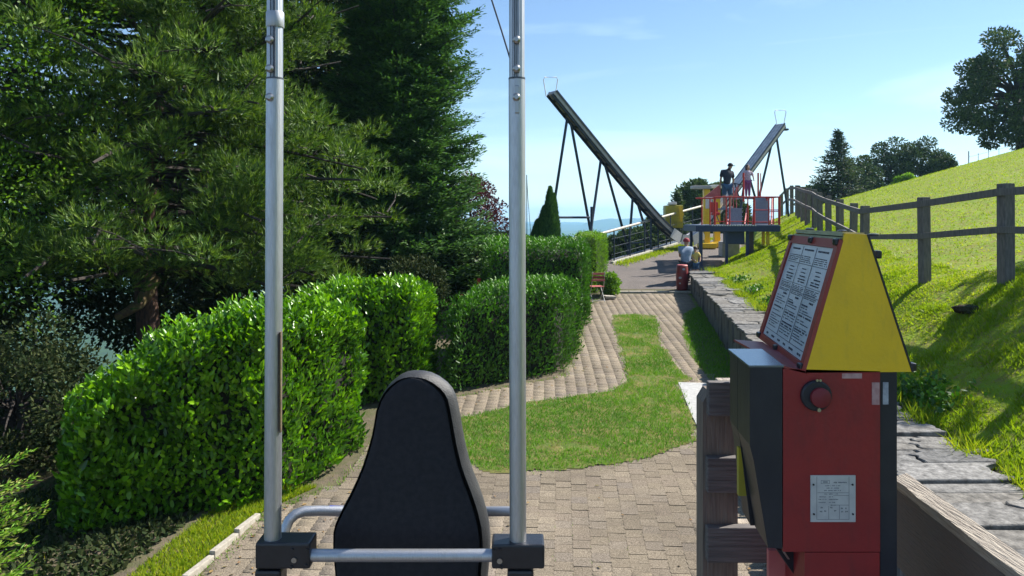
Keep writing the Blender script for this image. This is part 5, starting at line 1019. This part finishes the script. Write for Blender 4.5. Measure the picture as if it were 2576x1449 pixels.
# coin box on the left: two black housings with a slot between
z_ = lambda py: K(0, py).z
p_ = [K(1886, 925), K(1968, 925), K(1968, 1380), K(1932, 1378), K(1896, 1160), K(1886, 1120)]
MB().prism(p_, Vector((.012, .16, 0))).build('coin_box', M['kblack'], kk_)
q0 = [K(1886, 925), K(1968, 925), K(1968, 1378), K(1921, 1378), K(1893, 1150), K(1886, 1120)]
MB().prism([q+Vector((.0125, .165, -.0)) for q in q0], Vector((.012, .125, 0))).build('coin_box', M['kblack'], kk_)
tp_ = [K(1884, 925)+Vector((0, 0, .001)), K(1972, 925)+Vector((0, 0, .001)), K(1972, 925)+Vector((.03, .29, .001)), K(1884, 925)+Vector((.02, .29, .001))]
MB().prism(tp_, (0, 0, .006)).build('box_lid', M['lidsky'] if 'lidsky' in M else M['kblack'], kk_)
MB().hexa([K(1904, 1170)+Vector((.010, .17, 0)), K(1916, 1300)+Vector((.012, .17, 0)), K(1916, 1300)+Vector((.012, .19, 0)), K(1904, 1170)+Vector((.010, .19, 0)), K(1896, 1170)+Vector((.006, .17, 0)), K(1896, 1300)+Vector((.006, .17, 0)), K(1896, 1300)+Vector((.006, .19, 0)), K(1896, 1170)+Vector((.006, .19, 0))]).build('slot_flap', M['yolive'], kk_)
# red ledge between coin box and sign, brace below
MB().hexa([K(1972, 926), K(2030, 940), K(2030, 940)+Vector((.05, .55, 0)), K(1972, 926)+Vector((-.005, .5, 0)), K(1972, 921), K(2030, 935), K(2030, 935)+Vector((.05, .55, .0)), K(1972, 921)+Vector((-.005, .5, 0))]).build('ledge', M['kred2'], kk_)
MB().prism([K(1934, 1385, 2.5), K(2024, 1385, 2.5), K(2024, 1825, 2.5), K(1934, 1825, 2.5)], (0, .02, 0)).build('rear_plate', M['pink'], kk_)  # pink tone paints the sunlight on the red body
MB().prism([K(1955, 1383, 2.4), K(1992, 1383, 2.4), K(2070, 1500, 2.4), K(2035, 1500, 2.4)], (0, .05, 0)).build('brace', M['kblack'], kk_)
MB().prism([K(1968, 1386, 2.38), K(1973, 1386, 2.38), K(1987, 1407, 2.38), K(1982, 1407, 2.38)], (0, .01, 0)).build('brace_edge', M['steel'], kk_)
# emergency button
c_ = K(2051, 994); bt = MB().tube([c_+Vector((0, .002, 0)), c_+Vector((0, -.010, 0)), c_+Vector((0, -.014, 0))], [.047, .047, .043], 28).build('button_housing', M['kblack'], kk_, True)
MB().tube([c_+Vector((.008, -.012, -.003)), c_+Vector((.008, -.026, -.003)), c_+Vector((.008, -.030, -.003))], [.030, .030, .025], 26).build('push_button', M['button'], bt, True)
MB().tube([c_+Vector((.009, -.014, .049)), c_+Vector((.009, -.018, .049))], .004, 10).build('screw', M['steel'], bt); MB().tube([c_+Vector((-.001, -.014, .049)), c_+Vector((-.001, -.018, .049))], .004, 10).build('screw', M['steel'], bt); MB().tube([c_+Vector((.005, -.014, -.042)), c_+Vector((.005, -.018, -.042))], .006, 12).build('screw', M['steel'], bt)
# type plate
def kbox(x0, y0, x1, y1, dy, th, m, nm, par, kind=None, b=0): 
    a = K(x0, y0); b_ = K(x1, y1); c = (a+b_)/2; return MB().box((c.x, YN+dy-th/2, c.z), (b_.x-a.x, th, a.z-b_.z)).build(nm, M[m], par, kind=kind)
tpn = kbox(2038, 1195, 2151, 1312, -.0005, .003, 'plate', 'type_plate', kk_)
ink = MB()
def stroke(x0, y0, x1, y1, dy=-.0037): a = K(x0, y0); b_ = K(x1, y1); c = (a+b_)/2; ink.box((c.x, YN+dy, c.z), (max(.0008, b_.x-a.x), .0004, max(.0007, a.z-b_.z)))
for x in (2053, 2134): stroke(x, 1198, x+1, 1306)
stroke(2055, 1238, 2134, 1239); stroke(2095, 1245, 2134, 1246); stroke(2100, 1269, 2134, 1270); stroke(2083, 1272, 2084, 1306); stroke(2110, 1270, 2111, 1306); stroke(2055, 1305, 2134, 1306)
rr = random.Random(3)
def words(x0, x1, y, h=2.6, dens=.75):
    x = x0
    while x < x1-2:
        w = rr.uniform(1.2, 3.2); stroke(x, y-h/2+rr.uniform(-.4, .4), min(x+w*.75, x1), y+h/2*rr.uniform(.3, 1)); x += w
        if rr.random() < .16: x += 2.5
words(2096, 2131, 1213, 3.4); words(2074, 2113, 1221); words(2078, 2110, 1227); words(2072, 2116, 1233); words(2072, 2082, 1242); words(2084, 2108, 1242); words(2060, 2078, 1249); words(2084, 2098, 1249); words(2058, 2078, 1255.5); words(2084, 2110, 1255.5); words(2058, 2078, 1263); words(2084, 2104, 1263); words(2088, 2104, 1270)
for bx0, by0 in ((2066, 1276), (2075, 1285), (2090, 1276), (2100, 1284), (2117, 1278), (2128, 1278), (2118, 1286), (2128, 1286), (2064, 1286)): words(bx0-3, bx0+4, by0, 4)
for q in ((2064, 1207, 2086, 1208), (2064, 1215, 2086, 1216), (2064, 1207, 2065, 1216), (2085, 1207, 2086, 1216), (2069, 1210, 2081, 1213)): stroke(*q)
ink.build('print', M['plate_ink'], tpn, kind='stuff')
for bx0, by0 in ((2045, 1218), (2143, 1218), (2046, 1292), (2144, 1292)): q = K(bx0, by0); MB().tube([q+Vector((0, -.003, 0)), q+Vector((0, -.006, 0))], .003, 10).build('rivet', M['black'], tpn)
kbox(2193, 962, 2212, 1018, -.0004, .0012, 'scuff', 'worn_sticker', kk_); kbox(2222, 962, 2236, 1018, .0034, .0012, 'scuff2', 'worn_sticker', kk_); kbox(2118, 939, 2168, 952, -.0004, .001, 'scuff', 'worn_sticker', kk_)
# sign box
NB = K(2025, 938); NB2 = K(2293, 935.5); NT = K(2126, 587); NT2 = K(2180, 590); FB = P(1915, 852, YF); FT = P(2003, 580, YF); sh = FB-NB; FB2 = NB2+sh; FT2 = NT2+(FT-NT)
sg = MB().prism([NB, NB2, NT2, NT], Vector((.004, .018, 0))).build('side_board', M['yellow'], kk_)
MB().prism([FB, FB2, FT2, FT], Vector((-.004, -.018, 0))).build('side_board', M['yellow'], kk_)
def lerp4(u, v, off=0.0):                      # on the printed face: u from near to far, v from bottom to top
    p = (NB.lerp(FB, u)).lerp(NT.lerp(FT, u), v); nrm = (FB-NB).cross(NT-NB).normalized()
    if nrm.x > 0: nrm = -nrm
    return p+nrm*off
def fpatch(u0, u1, v0, v1, o0, o1, mb): return mb.hexa([lerp4(u0, v0, o0), lerp4(u1, v0, o0), lerp4(u1, v1, o0), lerp4(u0, v1, o0), lerp4(u0, v0, o1), lerp4(u1, v0, o1), lerp4(u1, v1, o1), lerp4(u0, v1, o1)])
fpatch(.03, 1, .0, .93, -.012, -.002, MB()).build('face_board', M['kred2'], kk_)
fr_ = MB(); fpatch(.0, .06, .0, .95, -.001, .011, fr_); fpatch(.97, 1.03, .0, .95, -.001, .011, fr_); fpatch(.062, .968, .0, .055, -.001, .011, fr_); fpatch(.062, .968, .885, .95, -.001, .011, fr_); fo = fr_.build('frame', M['kred2'], kk_)
shp = fpatch(.065, .965, .057, .883, .0005, .004, MB()).build('printed_sheet', M['sheet'], kk_)
fpatch(.062, .966, .0562, .884, .0045, .0058, MB())
ink = MB()
def fs_(u0, v0, u1, v1): fpatch(u0, u1, v0, v1, .0042, .0047, ink)
cu = [.09, .38, .665, .945]
for u in cu[1:3]: fs_(u-.003, .12, u+.003, .87)
for k in range(3):
    a, b = cu[k]+.02, cu[k+1]-.02
    fs_(a-.01, .725, b+.01, .729); fs_(a-.01, .560, b+.01, .563); fs_(a-.01, .500, b+.01, .503) if k != 2 else None
    def line(v, a, b, h, dens=.8, al=0):
        x = b
        while x > a+.01:
            w = rr.uniform(.010, .040); fs_(max(a, x-w), v-h/2, x, v+h/2); x -= w+rr.uniform(.004, .009)
            if rr.random() > dens: x -= .02
    m = (a+b)/2
    line(.845, a+.03, b-.02, .014, 1)
    for v in (.79, .775, .76, .745): line(v, a+rr.uniform(0, .05), b, .0060)
    for v in (.69, .66): line(v, m-.05, m+rr.uniform(.02, .06), .008)
    for v in (.63, .605, .585): line(v, m-.08, m+rr.uniform(.03, .08), .010)
    for v in (.545, .533, .521, .509, .49, .478): line(v, a+rr.uniform(0, .05), b, .0055)
    for v in (.455,): line(v, m-.08, m, .014, 1)
    v = .425
    while v > .15:
        L_ = rr.choice([.5, .7, .9, .95]); line(v, b-(b-a)*L_, b, .0065 if rr.random() < .75 else .012); v -= rr.choice([.018, .02, .022, .034])
fs_(.08, .118, .95, .122)
for u0, u1 in ((.84, .90), (.70, .77), (.56, .62), (.43, .49), (.28, .36), (.12, .19)): line(.085, u0, u1, .016, 1)
ink.build('print', M['ink'], shp, kind='stuff')
for u, v in ((.5, .925), (.03, .93), (1.0, .93), (.03, .03), (1.0, .03), (.55, .028)): MB().bbox(lerp4(u, v, .010), (.022, .030, .022), .006).build('clip', M['black'], kk_)
for k, z0_ in enumerate((0, -.017)):               # stepped top cap
    a, b, c, d = NT+Vector((-.006*k-.002, .018, .003+z0_-.012)), NT2+Vector((.006*k+.002, .018, .003+z0_-.012)), FT2+Vector((.006*k+.002, 0, .003+z0_-.012)), FT+Vector((-.006*k-.002, 0, .003+z0_-.012)); up = Vector((0, 0, .014))
    MB().hexa([a, b, c, d, a+up, b+up, c+up, d+up]).build('top_board', M['olive'], kk_)
a, b = NT+Vector((-.012, .018, -.048)), FT+Vector((-.012, 0, -.048)); MB().hexa([a, a+Vector((.02, 0, 0)), b+Vector((.02, 0, 0)), b, a+Vector((.006, 0, .018)), a+Vector((.022, 0, .018)), b+Vector((.022, 0, .018)), b+Vector((.006, 0, .018))]).build('top_board', M['olive'], kk_)
n1 = (NB2-NT2); MB().hexa([NB2+Vector((.001, -.001, 0)), NB2+Vector((.007, -.001, 0)), FB2+Vector((.007, 0, 0)), FB2+Vector((.001, 0, 0)), NT2+Vector((.001, -.001, 0)), NT2+Vector((.007, -.001, 0)), FT2+Vector((.007, 0, 0)), FT2+Vector((.001, 0, 0))]).build('rear_frame', M['kblack'], kk_)
for px_, py_, Y_ in ((2207, 640, 2.34), (2294, 922, 2.33)): MB().bbox(P(px_, py_, Y_), (.018, .03, .026), .006).build('clip', M['black'], kk_)
for px_, py_, Y_ in ((2037, 576, 2.8), (2118, 581, 2.62), (2198, 590, 2.36)): MB().tube([P(px_, py_+4, Y_), P(px_, py_-1, Y_), P(px_, py_-3, Y_)], [.016, .016, .009], 12).build('knob', M['black'], kk_, True)
